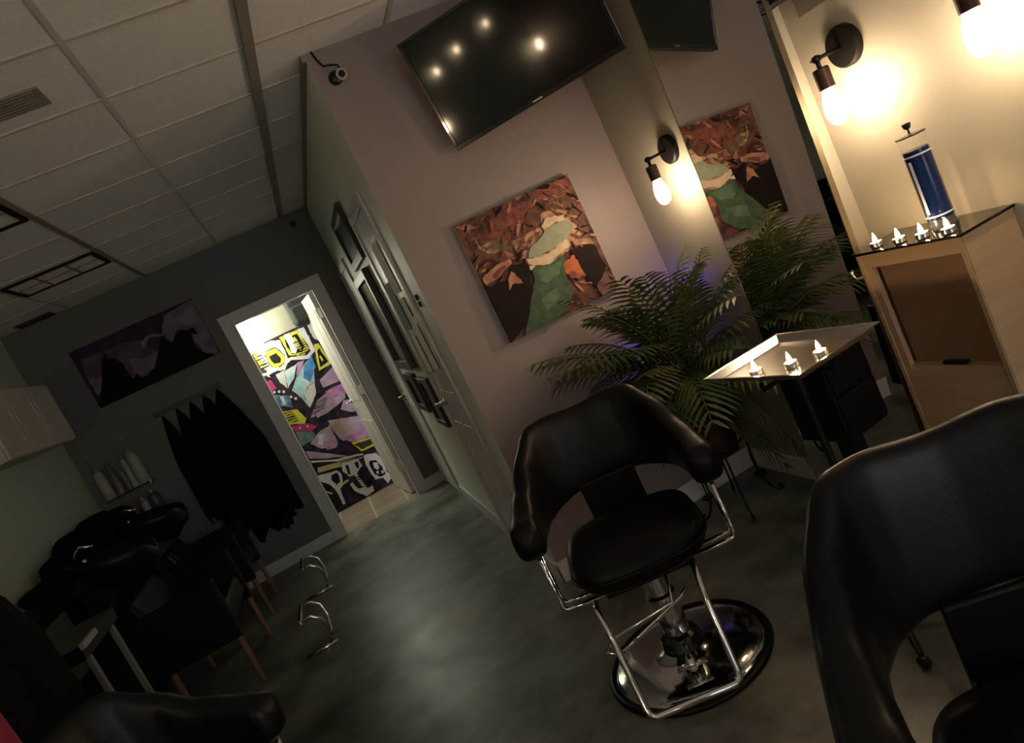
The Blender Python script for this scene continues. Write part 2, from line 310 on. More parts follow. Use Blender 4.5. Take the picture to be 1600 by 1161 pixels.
MURAL=[('W',[(-369,1770),(-341,1798),(-218,1801),(-139,1769),(-142,1684),(-161,1565),(-190,1537),(-235,1502),(-306,1524),(-379,1540),(-384,1635),(-387,1736)]),('Y',[(-322,1704),(-283,1727),(-207,1717),(-171,1627),(-189,1565),(-270,1541),(-321,1574),(-330,1636)]),('K',[(-296,1676),(-227,1677),(-210,1604),(-233,1573),(-287,1586),(-302,1637)]),('W',[(-384,1557),(-280,1547),(-243,1513),(-178,1574),(-114,1577),(13,1528),(84,1557),(77,1517),(9,1493),(-129,1549),(-173,1542),(-238,1482),(-295,1518),(-377,1517),(-378,1489),(-404,1517)]),('Y',[(-133,1794),(-86,1792),(49,1787),(59,1699),(65,1574),(6,1541),(-64,1567),(-130,1600),(-125,1676)]),('K',[(-101,1750),(32,1755),(35,1611),(-5,1573),(-102,1600),(-109,1668)]),('W',[(-83,1798),(-29,1797),(-19,1723),(-21,1624),(-66,1589),(-99,1606),(-86,1714)]),('Y',[(-16,1736),(-3,1741),(12,1607),(-16,1593)]),('Y',[(-428,1799),(-407,1796),(-393,1604),(-415,1601)]),('Y',[(-407,1761),(-387,1762),(-375,1574),(-394,1576)]),('W',[(-436,1562),(-390,1545),(-393,1526),(-434,1525)]),('W',[(53,1795),(117,1785),(120,1683),(106,1532),(75,1518),(73,1591),(59,1699)]),('W',[(151,1783),(241,1797),(262,1714),(248,1548),(231,1264),(205,1256),(193,1386),(203,1570),(159,1635),(149,1712)]),('K',[(226,1720),(247,1722),(243,1615),(222,1621)]),('Y',[(126,1591),(169,1587),(188,1352),(54,1340),(75,1431)]),('K',[(125,1522),(157,1535),(171,1383),(77,1365)]),('Y',[(119,1467),(133,1467),(137,1414),(120,1408)]),('Y',[(229,1579),(251,1568),(244,1346),(221,1328)]),('W',[(-323,1490),(-238,1496),(-260,1400),(-287,1320),(-326,1405)]),('T',[(-235,1488),(-99,1498),(-183,1389),(-282,1317),(-266,1388)]),('P',[(-95,1506),(-24,1496),(-82,1424),(-160,1392)]),('C',[(-70,1447),(21,1488),(42,1448),(-66,1168),(-186,1056),(-211,1171),(-263,1286),(-206,1343)]),('B',[(-56,1447),(63,1517),(41,1390),(-74,1275),(-112,1338)]),('T',[(-133,1378),(-74,1275),(-177,1183),(-230,1297)]),('W',[(-97,1258),(-36,1255),(-81,1147),(-186,1056),(-183,1186)]),('M',[(-439,1463),(-390,1466),(-371,1370),(-442,1364)]),('N',[(-443,1336),(-308,1251),(-328,1131),(-420,1194)]),('C',[(-384,1291),(-355,1268),(-371,1183),(-403,1200)]),('L',[(15,1258),(186,1316),(213,1229),(177,1160),(13,1171)]),('P',[(29,1119),(171,1119),(227,1060),(157,1008),(38,1026)]),('L',[(-102,1085),(29,1119),(38,1026),(54,973),(-127,951),(-233,964)]),('Y',[(-446,1147),(-300,1098),(-266,982),(-299,943),(-450,1011)]),('M',[(-437,984),(-278,932),(-205,865),(-270,843),(-416,922)]),('G',[(-418,918),(-272,839),(-256,765),(-421,756)]),('L',[(-179,1020),(0,1108),(201,1074),(156,985),(-31,941),(-171,931)]),('P',[(12,1130),(268,1124),(217,1024),(21,1041)]),('L',[(-97,864),(184,770),(226,633),(213,553),(-60,616),(-90,718)]),('P',[(-51,633),(224,628),(218,536),(20,557)]),('L',[(123,974),(237,928),(262,814),(158,827),(61,907)]),('L',[(-347,744),(-207,809),(-99,808),(-114,617),(-265,642)]),('W',[(-234,781),(-186,770),(-248,675),(-290,698)]),('P',[(-221,675),(-109,628),(-142,589),(-239,613)]),('L',[(-423,701),(-203,551),(-86,457),(-310,553),(-415,611)]),('W',[(-424,594),(-183,482),(58,413),(51,399),(-194,460),(-423,570)]),('O',[(-392,499),(-149,441),(93,373),(-175,392),(-415,454)]),('Y',[(2,562),(243,512),(232,443),(177,429),(49,440)]),('D',[(18,535),(219,501),(170,452),(67,452)]),('W',[(-436,425),(-371,414),(-243,386),(-224,331),(-250,233),(-298,209),(-321,46),(-349,62),(-341,171),(-344,236),(-370,301),(-424,356)]),('K',[(-316,371),(-253,366),(-252,322),(-268,268),(-310,254),(-332,317)]),('W',[(-174,428),(-11,394),(-6,310),(-54,286),(-88,267),(-64,77),(-11,85),(-18,24),(-109,13),(-187,121),(-194,201),(-166,210),(-149,125),(-106,113),(-117,258),(-169,275),(-199,355)]),('K',[(-151,391),(-126,383),(-145,286),(-168,300)]),('K',[(-64,373),(-25,368),(-35,313),(-68,306)]),('W',[(48,393),(166,360),(191,289),(173,133),(214,117),(203,66),(131,27),(119,100),(42,118),(34,173),(27,304)]),('K',[(71,317),(133,296),(160,204),(155,118),(94,124),(58,173),(55,263)]),('W',[(96,284),(137,268),(134,213),(102,199),(83,234)]),('W',[(86,192),(111,181),(100,155),(80,163)]),('W',[(133,175),(152,164),(144,137),(124,146)]),('Y',[(-240,252),(-190,256),(-189,236),(-267,223)]),('Y',[(-422,256),(-377,205),(-399,198),(-428,234)]),('W',[(-401,1340),(-411,1333),(-422,1336),(-426,1347),(-421,1357),(-409,1360),(-400,1352)]),('W',[(-359,1324),(-368,1317),(-380,1319),(-384,1330),(-379,1341),(-367,1344),(-358,1336)]),('W',[(-322,1302),(-332,1295),(-343,1297),(-348,1308),(-342,1319),(-330,1322),(-322,1314)]),('W',[(-285,1227),(-294,1220),(-306,1223),(-310,1234),(-305,1245),(-293,1247),(-284,1239)]),('W',[(-254,1194),(-263,1186),(-275,1189),(-279,1200),(-273,1211),(-262,1214),(-253,1206)]),('W',[(-424,949),(-432,943),(-440,948),(-440,957),(-432,963),(-424,959)]),('W',[(-353,922),(-361,916),(-369,921),(-369,930),(-361,936),(-353,932)]),('W',[(-283,901),(-291,896),(-299,900),(-300,910),(-292,915),(-284,911)]),('K',[(-42,1692),(56,1679),(53,1672),(-44,1684)]),('K',[(-42,1667),(56,1655),(53,1647),(-44,1660)]),('K',[(-42,1643),(56,1630),(53,1623),(-44,1636)]),('K',[(-42,1619),(56,1606),(53,1598),(-44,1611)]),('K',[(-42,1594),(56,1581),(53,1574),(-44,1587)]),('K',[(-42,1570),(56,1557),(53,1549),(-44,1562)]),('K',[(-429,1757),(-352,1750),(-355,1742),(-432,1749)]),('K',[(-426,1727),(-349,1720),(-352,1711),(-429,1719)]),('K',[(-423,1697),(-346,1690),(-349,1681),(-425,1689)]),('K',[(-419,1667),(-342,1660),(-345,1651),(-422,1659)]),('K',[(-416,1637),(-339,1629),(-342,1621),(-419,1629)]),('K',[(-412,1607),(-335,1599),(-338,1590),(-415,1598)]),('K',[(-119,1079),(8,1078),(6,1072),(-120,1073)]),('K',[(-134,1062),(-8,1062),(-9,1055),(-136,1056)]),('K',[(-150,1045),(-23,1045),(-25,1038),(-151,1039)]),('K',[(-165,1029),(-39,1028),(-41,1022),(-167,1022)]),('K',[(-181,1012),(-54,1011),(-56,1005),(-183,1006)]),('K',[(-196,995),(-70,995),(-72,988),(-198,989)]),('O',[(-82,841),(35,829),(34,822),(-83,833)]),('O',[(-75,812),(42,800),(41,792),(-76,804)]),('O',[(-68,782),(49,771),(48,763),(-69,775)]),('O',[(-61,753),(56,741),(55,733),(-62,745)]),('O',[(-54,724),(63,712),(62,704),(-56,716)]),('O',[(-47,694),(70,682),(69,674),(-49,687)]),('K',[(-443,1127),(-347,1109),(-348,1101),(-445,1119)]),('K',[(-441,1100),(-345,1083),(-346,1075),(-442,1093)]),('K',[(-439,1074),(-342,1056),(-344,1048),(-440,1066)]),('K',[(-436,1048),(-340,1030),(-341,1022),(-438,1040)]),('K',[(-434,1021),(-337,1003),(-339,996),(-435,1014)]),('K',[(-127,239),(-8,210),(-10,203),(-129,232)]),('K',[(-128,212),(-10,183),(-12,176),(-131,205)]),('K',[(-130,185),(-12,156),(-14,149),(-132,179)]),('K',[(-132,158),(-13,129),(-15,122),(-134,152)]),('K',[(-133,131),(-15,102),(-17,95),(-135,125)]),('O',[(-114,824),(8,808),(6,802),(-116,818)]),('O',[(-111,803),(11,786),(9,780),(-113,796)]),('O',[(-108,781),(15,765),(12,758),(-110,775)]),('O',[(-105,760),(18,743),(16,737),(-107,753)]),('O',[(-101,738),(21,721),(19,715),(-103,732)])]
CANYON=[('b',[(1312,1659),(1427,1649),(1421,1534),(1426,1404),(1351,1430),(1360,1584)]),('r',[(1112,1692),(1189,1681),(1290,1715),(1378,1721),(1425,1713),(1417,1638),(1358,1648),(1311,1656),(1247,1664),(1193,1656),(1134,1605),(1078,1576),(1063,1613),(1066,1666)]),('m',[(1244,1658),(1308,1650),(1376,1632),(1346,1625),(1282,1633),(1251,1639)]),('s',[(833,1714),(906,1702),(947,1672),(880,1683)]),('r',[(931,1632),(1025,1619),(1031,1597),(964,1610)]),('o',[(945,1605),(1031,1566),(1042,1522),(982,1534),(933,1564)]),('t',[(899,1633),(903,1601),(926,1567),(983,1535),(959,1536),(920,1556),(896,1588)]),('s',[(996,1536),(1026,1506),(1077,1476),(1060,1460),(1001,1490)]),('t',[(1048,1551),(1142,1555),(1210,1556),(1237,1610),(1315,1596),(1367,1581),(1359,1514),(1392,1475),(1397,1433),(1341,1443),(1283,1397),(1225,1384),(1163,1381),(1112,1397),(1074,1422),(1067,1472),(1046,1513)]),('b',[(1072,1548),(1112,1545),(1112,1522),(1074,1520)]),('b',[(1172,1549),(1202,1540),(1187,1527),(1163,1530)]),('b',[(1086,1510),(1116,1504),(1113,1482),(1083,1488)]),('c',[(1211,1559),(1256,1581),(1323,1562),(1327,1536),(1271,1544),(1214,1531)]),('l',[(1100,1473),(1187,1512),(1217,1537),(1268,1538),(1334,1533),(1353,1493),(1285,1452),(1199,1435),(1131,1435),(1087,1447)]),('c',[(1077,1452),(1131,1434),(1199,1435),(1295,1455),(1302,1421),(1235,1404),(1173,1384),(1129,1397),(1076,1425)]),('g',[(1074,1422),(1126,1390),(1173,1384),(1255,1394),(1220,1307),(1222,1226),(1142,1152),(1041,1121),(913,1136),(1010,1295),(1069,1346)]),('h',[(1102,1378),(1170,1378),(1239,1378),(1196,1326),(1118,1307),(1097,1333)]),('h',[(1058,1256),(1152,1275),(1147,1230),(1059,1192)]),('c',[(1061,1420),(1105,1416),(1068,1393),(1045,1381)]),('O',[(1239,1362),(1298,1375),(1303,1300),(1308,1258),(1222,1310)]),('r',[(1241,1313),(1303,1265),(1266,1261),(1228,1288)]),('k',[(1290,1402),(1410,1372),(1424,1261),(1335,1189),(1312,1248),(1301,1365)]),('m',[(1335,1189),(1411,1234),(1414,1152),(1409,1105),(1342,1097)]),('t',[(1320,1436),(1408,1404),(1413,1378),(1321,1404)]),('s',[(846,1458),(914,1480),(1000,1487),(1004,1462),(931,1434),(853,1424)]),('r',[(892,1452),(967,1471),(967,1456),(899,1433)]),('k',[(827,1436),(857,1414),(955,1399),(994,1459),(1074,1422),(1043,1311),(936,1173),(829,1142),(825,1305)]),('s',[(981,1434),(1009,1358),(969,1377),(934,1358),(952,1401)]),('s',[(1151,1721),(1191,1719),(1161,1709)])]
PURPLE=[('p',[(-1335,2239),(-1160,2224),(-1048,2183),(-984,2048),(-1053,1965),(-1159,1916),(-1246,1954),(-1254,2067),(-1328,2177)]),('p',[(-1497,2249),(-1351,2233),(-1481,1980),(-1530,1948),(-1527,2091)]),('q',[(-819,2289),(-573,2318),(-574,2126),(-591,1836),(-682,1889),(-709,1999),(-693,2110),(-798,2147),(-862,2075),(-902,2154)]),('q',[(-1527,2091),(-1440,2061),(-1479,1979),(-1527,1946)]),('q',[(-1198,2098),(-1098,2061),(-978,2060),(-1053,1965),(-1156,1922),(-1210,1972)]),('v',[(-761,2217),(-608,2276),(-602,2154),(-703,2145)]),('v',[(-1070,2172),(-1012,2201),(-947,2198),(-891,2171),(-908,2157),(-959,2175),(-1017,2167),(-1068,2120)]),('v',[(-699,1965),(-633,1932),(-601,1856),(-668,1890)]),('k',[(-1548,1863),(-1378,2160),(-1344,2200),(-1325,2208),(-1331,2165),(-1279,2146),(-1279,2121),(-1252,2096),(-1262,1999),(-1243,1948),(-1194,1978),(-1192,1930),(-1132,1917),(-1053,1965),(-972,2072),(-908,2157),(-891,2149),(-885,2109),(-865,2070),(-816,2112),(-779,2130),(-748,2137),(-720,2112),(-665,2111),(-662,2050),(-708,2081),(-720,2005),(-722,1947),(-673,1880),(-600,1826),(-632,1824),(-1541,1840)])]

t=thing('canvas_painting','square canvas of red canyon rock and a green river hung on the taupe wall','painting',(1.14,YT,1.43))
MB().box((.837,YT-.030,1.140),(1.442,YT,1.724)).build('canvas',mat('canvas edge',(.62,.58,.55),.7),t,world=True)
cc={'b':pc('cb',(.10,.045,.03),(.17,.09,.065)),'r':pc('cr',(.30,.095,.065),(.16,.05,.045)),'m':pc('cm',(.17,.09,.08),(.09,.045,.04)),'s':pc('cs',(.46,.24,.15),(.30,.13,.09)),
'o':pc('co',(.12,.09,.05),(.17,.13,.075)),'t':pc('ct',(.52,.33,.21),(.30,.15,.10)),'c':pc('cc',(.68,.53,.38),(.56,.40,.27)),'l':pc('cl',(.27,.31,.21),(.33,.35,.24)),
'g':pc('cg',(.042,.082,.05),(.085,.12,.07)),'h':pc('ch',(.12,.20,.11),(.08,.14,.08)),'O':pc('cO',(.48,.15,.06),(.36,.10,.05)),'k':pc('ck',(.009,.005,.005),(.018,.010,.009))}
rs=random.Random(8); SL=[]
def inside(p,poly):
    c_=False
    for i in range(len(poly)):
        (x1,y1),(x2,y2)=poly[i],poly[i-1]
        if (y1>p[1])!=(y2>p[1]) and p[0]<(x2-x1)*(p[1]-y1)/(y2-y1)+x1: c_=not c_
    return c_
KEEP=[q for k,q in CANYON if k in 'glch']
while len(SL)<230:
    x,z=rs.uniform(840,1440),rs.uniform(1150,1722)
    if any(inside((x,z),q) for q in KEEP): continue
    low=z<1420 and x<1120
    L_=rs.uniform(18,80); a=rs.gauss(.55 if x<1150 else -.5,.5); w_=L_*rs.uniform(.07,.18); ca,sa=math.cos(a),math.sin(a)
    P_=[(x+ca*u-sa*v,z+sa*u+ca*v) for u,v in ((-L_/2,0),(-L_*.2,w_*rs.uniform(.5,1)),(L_*.25,w_*.7),(L_/2,0),(L_*.1,-w_*rs.uniform(.4,1)),(-L_*.25,-w_*.6))]
    if any(inside(q_,k_) for q_ in P_ for k_ in KEEP): continue
    SL.append((rs.choice('kkkb') if low else rs.choice('rrbbkkkmsmt'),[(int(u),int(v)) for u,v in P_]))
KI=[i for i,(k,q) in enumerate(CANYON) if k in 'lc'][0]
CANYON=CANYON[:KI]+SL+CANYON[KI:]
flatart('painted_face',CANYON,pc('cbase',(.045,.022,.02),(.19,.08,.055),s=16),(.837,1.442,1.140,1.724),cc,YT-.0303,t)
t=thing('canvas_painting','wide purple night canvas of black jagged rocks and a crescent moon on the charcoal wall','painting',(-1.07,YF,2.09))
MB().box((-1.555,YF-.028,1.845),(-.578,YF,2.328)).build('canvas',mat('canvas edge dark',(.03,.025,.032),.7),t,world=True)
pp={'p':pc('pp',(.11,.080,.135),(.07,.048,.09),s=9),'q':pc('pq',(.21,.165,.235),(.13,.10,.155),s=9),'v':pc('pv',(.24,.20,.25),(.18,.14,.19),s=9),'k':pc('pk',(.004,.004,.005))}
flatart('painted_face',PURPLE,pc('pbase',(.030,.018,.036),(.055,.034,.068),s=7),(-1.555,-.578,1.845,2.328),pp,YF-.0283,t)
t=thing('wall_mural','bright graffiti mural of lettering, petals and a yellow eye beyond the open doorway','mural',(0,7.25,0))
mm={'W':pc('mW',(0.585,0.570,0.540),(0.495,0.465,0.495),s=6),'Y':pc('mY',(0.540,0.465,0.038),(0.450,0.435,0.068),s=12),'K':pc('mK',(0.011,0.010,0.011)),'D':pc('mD',(0.026,0.038,0.022)),'T':pc('mT',(0.225,0.465,0.495),(0.562,0.600,0.600),s=8),
'P':pc('mP',(0.315,0.075,0.270),(0.450,0.262,0.413),s=10),'C':pc('mC',(0.413,0.495,0.540),(0.188,0.315,0.435),s=9),'B':pc('mB',(0.045,0.150,0.360),(0.105,0.270,0.465),s=9),'M':pc('mM',(0.450,0.045,0.120),(0.262,0.038,0.120),s=16),
'N':pc('mN',(0.038,0.083,0.165),(0.150,0.210,0.270),s=16),'L':pc('mL',(0.420,0.315,0.405),(0.300,0.195,0.285),s=10),'G':pc('mG',(0.165,0.210,0.203),(0.075,0.120,0.128),s=18),'O':pc('mO',(0.465,0.390,0.180),(0.375,0.315,0.150),s=10)}
OUT=[]
for k,q in MURAL:
    if k in 'WLCTPMYG' and len(q)>4:
        cx,cz=sum(p[0] for p in q)/len(q),sum(p[1] for p in q)/len(q); rad=max(math.hypot(p[0]-cx,p[1]-cz) for p in q)
        if rad>28:
            f=1+9/rad; OUT.append(('K',[(cx+(p[0]-cx)*f,cz+(p[1]-cz)*f) for p in q]))
    OUT.append((k,q))
MURAL=OUT
flatart('painted_face',MURAL,pc('mbase',(.008,.007,.010),(.045,.03,.05),s=11),(-1.4,1.15,.0,1.815),mm,7.2465,t,jit=.004)
# things in the back room
t=thing('wall_lamp','glowing white fabric wall shade seen in the top left of the open doorway','lamp',(-.36,7.2,1.9))
MB().lathe([(.13,-.17),(.105,.10),(.08,.17),(.02,.19)],(-.40,7.05,1.93),n=28).build('lamp_shade',SHADE,t,world=True,smooth=True)
MB().box((-.43,7.14,1.88),(-.37,7.25,1.98)).build('bracket',WHITE,t,world=True)
t=thing('backpack','black rounded backpack hanging high on the cream wall inside the doorway','bag',(.17,7.2,1.95))
MB().box((.04,6.93,1.785),(.36,7.19,2.16)).build('bag_body',mat('charcoal nylon',(.028,.032,.028),.7),t,world=True,bevel=.07)
MB().box((.08,6.915,1.82),(.33,6.95,1.98)).build('front_pocket',mat('charcoal nylon',(.028,.032,.028),.7),t,world=True,bevel=.015)
MB().tube([(.16,7.15,2.12),(.16,7.19,2.19),(.25,7.19,2.19),(.25,7.15,2.12)],.008).box((.195,7.18,2.17),(.215,7.25,2.20)).build('strap',BLACKP,t,world=True)
t=thing('ceiling_light','added unseen light panel on the ceiling of the room behind the doorway','light',(-.35,6.85,2.5))
MB().box((-.96,6.60,2.47),(.26,7.10,2.5)).build('frame',WHITE,t,world=True); MB().box((-.94,6.62,2.462),(.24,7.08,2.4695)).build('diffuser',PANELG,t,world=True)  # unseen panel added so the mural and back room are evenly bright

# ---------- ceiling fittings ----------
def troffer(x0,x1,y0,y1,label):
    t=thing('ceiling_light',label,'light',((x0+x1)/2,(y0+y1)/2,HC),group='unlit office ceiling lights'); e=.022
    MB().box((x0,y0,HC-.014),(x1,y0+e,HC)).box((x0,y1-e,HC-.014),(x1,y1,HC)).box((x0,y0+e,HC-.014),(x0+e,y1-e,HC)).box((x1-e,y0+e,HC-.014),(x1,y1-e,HC)).build('frame',BLACKM,t,world=True)
    MB().box((x0+e,y0+e,HC-.004),(x1-e,y1-e,HC-.001)).build('diffuser',LENS,t,world=True)
    m=MB(); ym=(y0+y1)/2; w3=(x1-x0)/3
    m.box((x0+e,ym-.006,HC-.012),(x1-e,ym+.006,HC-.004))
    for k in (1,2): m.box((x0+w3*k-.006,y0+e,HC-.012),(x0+w3*k+.006,y1-e,HC-.004))
    m.build('louvre',GRIDD,t,world=True)
troffer(-1.372,-.822,4.90,5.32,'unlit square ceiling light nearest the charcoal wall')
troffer(-1.372,-.822,3.43,3.86,'unlit ceiling light cut by the left edge with a warm reflection in it')
t=thing('air_vent','plain grey air vent panel in the ceiling at the left edge of the picture','vent',(-.48,2.72,HC))
MB().box((-.80,2.645,HC-.008),(-.348,2.79,HC)).build('grille',VENT,t,world=True,bevel=.003)
m=MB()
for k in range(6): m.box((-.78,2.657+k*.022,HC-.011),(-.368,2.664+k*.022,HC-.008))
m.build('slats',VENT,t,world=True)
t=thing('air_vent','dark slot air vent in the ceiling above the purple canvas','vent',(-1.6,6.17,HC))
MB().box((-1.75,6.08,HC-.010),(-1.49,6.235,HC)).build('grille',VENTD,t,world=True,bevel=.003)
m=MB()
for k in range(5): m.box((-1.74,6.095+k*.028,HC-.014),(-1.50,6.103+k*.028,HC-.010))
m.build('slats',VENTD,t,world=True)
# security cameras
t=thing('security_camera','small round security camera with a loose cable high on the taupe wall','camera',(.686,YT,2.507))
MB().lathe([(.03,0),(.03,.012),(.024,.02),(.0,.022)],(-.028,0,-.004),R=Matrix.Rotation(PI/2,3,'X'),n=20).build('mount',DKMET,t,smooth=True)
MB().tube([(0,-.012,0),(-.006,-.055,-.012)],.024,n=20).build('camera_body',mat('grey metal',(.30,.28,.27),.4),t,smooth='flat')
MB().tube([(-.006,-.0545,-.012),(-.0065,-.058,-.0125)],.015,n=20).build('lens',SCREEN,t)
MB().tube([(.01,-.01,.018),(.004,-.006,.045),(-.028,-.006,.055),(-.055,-.006,.060),(-.068,-.006,.095),(-.075,-.006,.132)],.0045,n=8).build('cable',BLACKP,t,smooth=True)
t=thing('security_camera','tiny black camera near the ceiling on the charcoal wall above the doorway','camera',(.417,YF,2.546))
MB().lathe([(.026,0),(.026,.01),(.0,.014)],(0,0,0),R=Matrix.Rotation(PI/2,3,'X'),n=18).build('mount',BLACKP,t); MB().tube([(0,-.01,0),(0,-.05,-.01)],.016).build('camera_body',BLACKP,t)

# ---------- hall wall hangings ----------
def wallframe(label,y0,y1,z0,z1,bar,inner,cat='frame',dep=.03,name='framed_picture',grp=None):
    t=thing(name,label,cat,(XH,(y0+y1)/2,(z0+z1)/2),group=grp); x0=XH-dep
    MB().box((x0,y0,z0),(XH,y0+bar,z1)).box((x0,y1-bar,z0),(XH,y1,z1)).box((x0,y0+bar,z0),(XH,y1-bar,z0+bar)).box((x0,y0+bar,z1-bar),(XH,y1-bar,z1)).build('frame',WOODD,t,world=True,bevel=.004)
    MB().box((XH-dep*.45,y0+bar,z0+bar),(XH-.002,y1-bar,z1-bar)).build('picture',inner,t,world=True)
    return t
wallframe('upper dark framed picture high on the pale hall wall',4.27,4.98,1.87,2.22,.055,mat('dull brown print',(.10,.08,.07),.3,noise=(6,(.05,.035,.03),3)))
wallframe('tall dark framed mirror in the middle of the pale hall wall',4.45,5.20,1.14,1.83,.06,mat('dull mirror glass',(.5,.5,.46),.12,metal=1),'mirror',name='framed_mirror',dep=.045)
wallframe('small dark framed picture low on the hall wall beyond the nearest door',4.24,4.62,.74,1.07,.035,PHOTO)
wallframe('narrow black framed picture lowest and farthest on the hall wall',4.78,5.22,.80,1.09,.05,mat('dull dark print',(.06,.05,.05),.4))
PW=[('large white notice',3.62,3.84,1.58,1.86,PAPER),('cream square note',3.66,3.78,1.44,1.55,PAPERC),('blue grey printed flyer',3.86,4.02,1.38,1.66,PAPERB),('white sheet of small print',3.64,3.80,1.14,1.40,PAPER),('cream half sheet',3.88,4.02,1.12,1.34,PAPERC)]
for n_,y0,y1,z0,z1,m_ in PW:
    tag(MB().box((XH-.0165,y0,z0),(XH-.0135,y1,z1)).build('paper_notice',m_),n_+' taped to the nearest hall door','notice','papers taped to the hall door')
t=thing('door_closer_latch','small black latch plates on the taupe corner beside the nearest hall door','latch',(XH,3.36,1.5))
for z in (1.465,1.50): MB().box((XH-.012,3.325,z),(XH,3.345,z+.05) if False else (XH,3.345,z+.028)).build('latch_plate',BLACKM,t,world=True)

# ---------- leaning mirror ----------
LEAN=.036; MX=1.612
t=thing('leaning_mirror','tall frameless floor mirror leaning on the cream wall beside the palm','mirror',(MX,2.21,0)); t.rotation_euler=(0,LEAN,0)
MB().box((0,-.32,.004),(.006,.32,2.22)).build('mirror_glass',MIRR,t)
MB().box((.0065,-.318,.006),(.022,.318,2.215)).build('backing_board',mat('backing board',(.10,.085,.06),.7),t)
MB().box((-.0015,.320,.002),(.020,.324,2.222)).box((-.0015,-.324,.002),(.020,-.320,2.222)).box((-.0015,-.324,-.001),(.020,.324,.003)).build('edge_trim',mat('edge trim',(.20,.17,.12),.3,metal=.7),t)
# black speaker and card near the top of the picture
t=thing('wall_speaker','black box speaker on the wall beside the mirror, at the top edge of the picture','speaker',(XA,1.91,1.84))
MB().box((XR-.03,1.862,1.822),(XA-.002,1.955,2.10)).build('speaker_case',BLACKP,t,world=True,bevel=.006); MB().box((XR-.034,1.872,1.835),(XR-.030,1.945,2.09)).build('speaker_grille',DKMET,t,world=True)
tag(MB().tube([(XR-.012,1.865,1.812),(XR-.012,1.958,1.812)],.0022,n=8).build('picture_rail_rod',STEEL),'thin pale metal rod under the black speaker','rod')
tag(MB().box((XA-.012,1.665,1.752),(XA-.0005,1.885,2.02)).build('wall_card',GREYC),'plain grey card on the cream wall above the middle sconce','card')

# ---------- station cabinet with glass top ----------
t=thing('station_cabinet','pale wood styling station with an recessed brown panel under a glass top','cabinet',(1.70,1.64,0))
X0,X1,Y0,Y1=1.600,XA-.001,1.462,1.832; ZT=1.022
MB().box((X0,Y0,0),(X1,Y0+.018,ZT)).build('side_panel',WOODC,t,world=True); MB().box((X0,Y1-.018,0),(X1,Y1,ZT)).box((X0,Y1-.040,.02),(X0+.018,Y1-.018,ZT-.045)).build('side_panel',WOODC,t,world=True)
MB().box((X0,Y0+.018,ZT-.045),(X1,Y1-.018,ZT)).build('top_panel',WOODC,t,world=True)
MB().box((X1-.012,Y0+.018,.02),(X1,Y1-.018,ZT-.045)).build('back_panel',WOODI,t,world=True)
MB().box((X0+.030,Y0+.018,.643),(X0+.042,Y1-.040,ZT-.045)).build('recessed_panel',WOODI,t,world=True)
MB().box((X0+.004,Y0+.018,.628),(X0+.060,Y1-.018,.643)).build('ledge',WOODC,t,world=True)
p=MB().box((X0-.002,Y0+.020,.03),(X0+.014,Y1-.020,.632)).build('drawer_front',WOODC,t,world=True,bevel=.002)
MB().box((X0-.004,Y0+.002,.02),(X0,Y0+.016,ZT-.004)).box((X0-.004,Y1-.016,.02),(X0,Y1-.002,ZT-.004)).build('edge_banding',WOODC,t,world=True)
MB().tube([(X0-.002,1.826,.955),(X0-.03,1.832,.957),(X0-.034,1.838,.975),(X0-.024,1.842,.985)],.005).build('hook',CHROME,t,world=True,smooth=True)
t0=tag(MB().box((X0-.012,1.452,ZT+.0005),(XA-.0005,1.842,ZT+.0085)).build('glass_countertop',SMOKE,bevel=.002),'smoked glass top lying on the wooden station','glass shelf')
tag(MB().box((1.606,1.60,.6435),(1.626,1.68,.654)).build('hair_clip',BLACKP,bevel=.004),'small dark clip lying on the narrow ledge in the station front','clip')
ZG=ZT+.009
# jar
t=thing('disinfectant_jar','tall glass jar of blue disinfectant with a steel lift rod on the glass top','jar',(1.700,1.592,ZG))
MB().lathe([(.037,0),(.037,.010),(.034,.022),(.035,.030)],n=32).build('base',mat('jar base glass',(.03,.03,.035),.1,coat=.6),t,smooth='flat')
MB().lathe([(.0,.031),(.0335,.031),(.0335,.232),(.0,.232)],n=32).build('blue_liquid',BLUE,t,smooth='flat')
MB().lathe([(.0352,.030),(.0352,.272),(.0337,.272),(.0337,.0305)],n=32).build('glass_cylinder',CLEAR,t,smooth='flat')
for z_ in (.040,.218): MB().lathe([(.0353,z_-.002),(.0358,z_),(.0353,z_+.002)],n=32).build('white_ring',mat('pale print',(.35,.40,.50),.4),t,smooth='flat')
MB().lathe([(.0,.270),(.038,.270),(.040,.274),(.0,.277)],n=32).build('lid',DKMET,t,smooth='flat')
MB().tube([(0,0,.276),(0,0,.292)],.003).lathe([(.006,.290),(.010,.296),(.012,.306),(0,.308)],n=14).build('lift_knob',BLACKP,t)
MB().box((-.0362,-.004,.05),(-.0350,.004,.205)).build('printed_emblem',mat('pale print',(.35,.40,.50),.4),t)
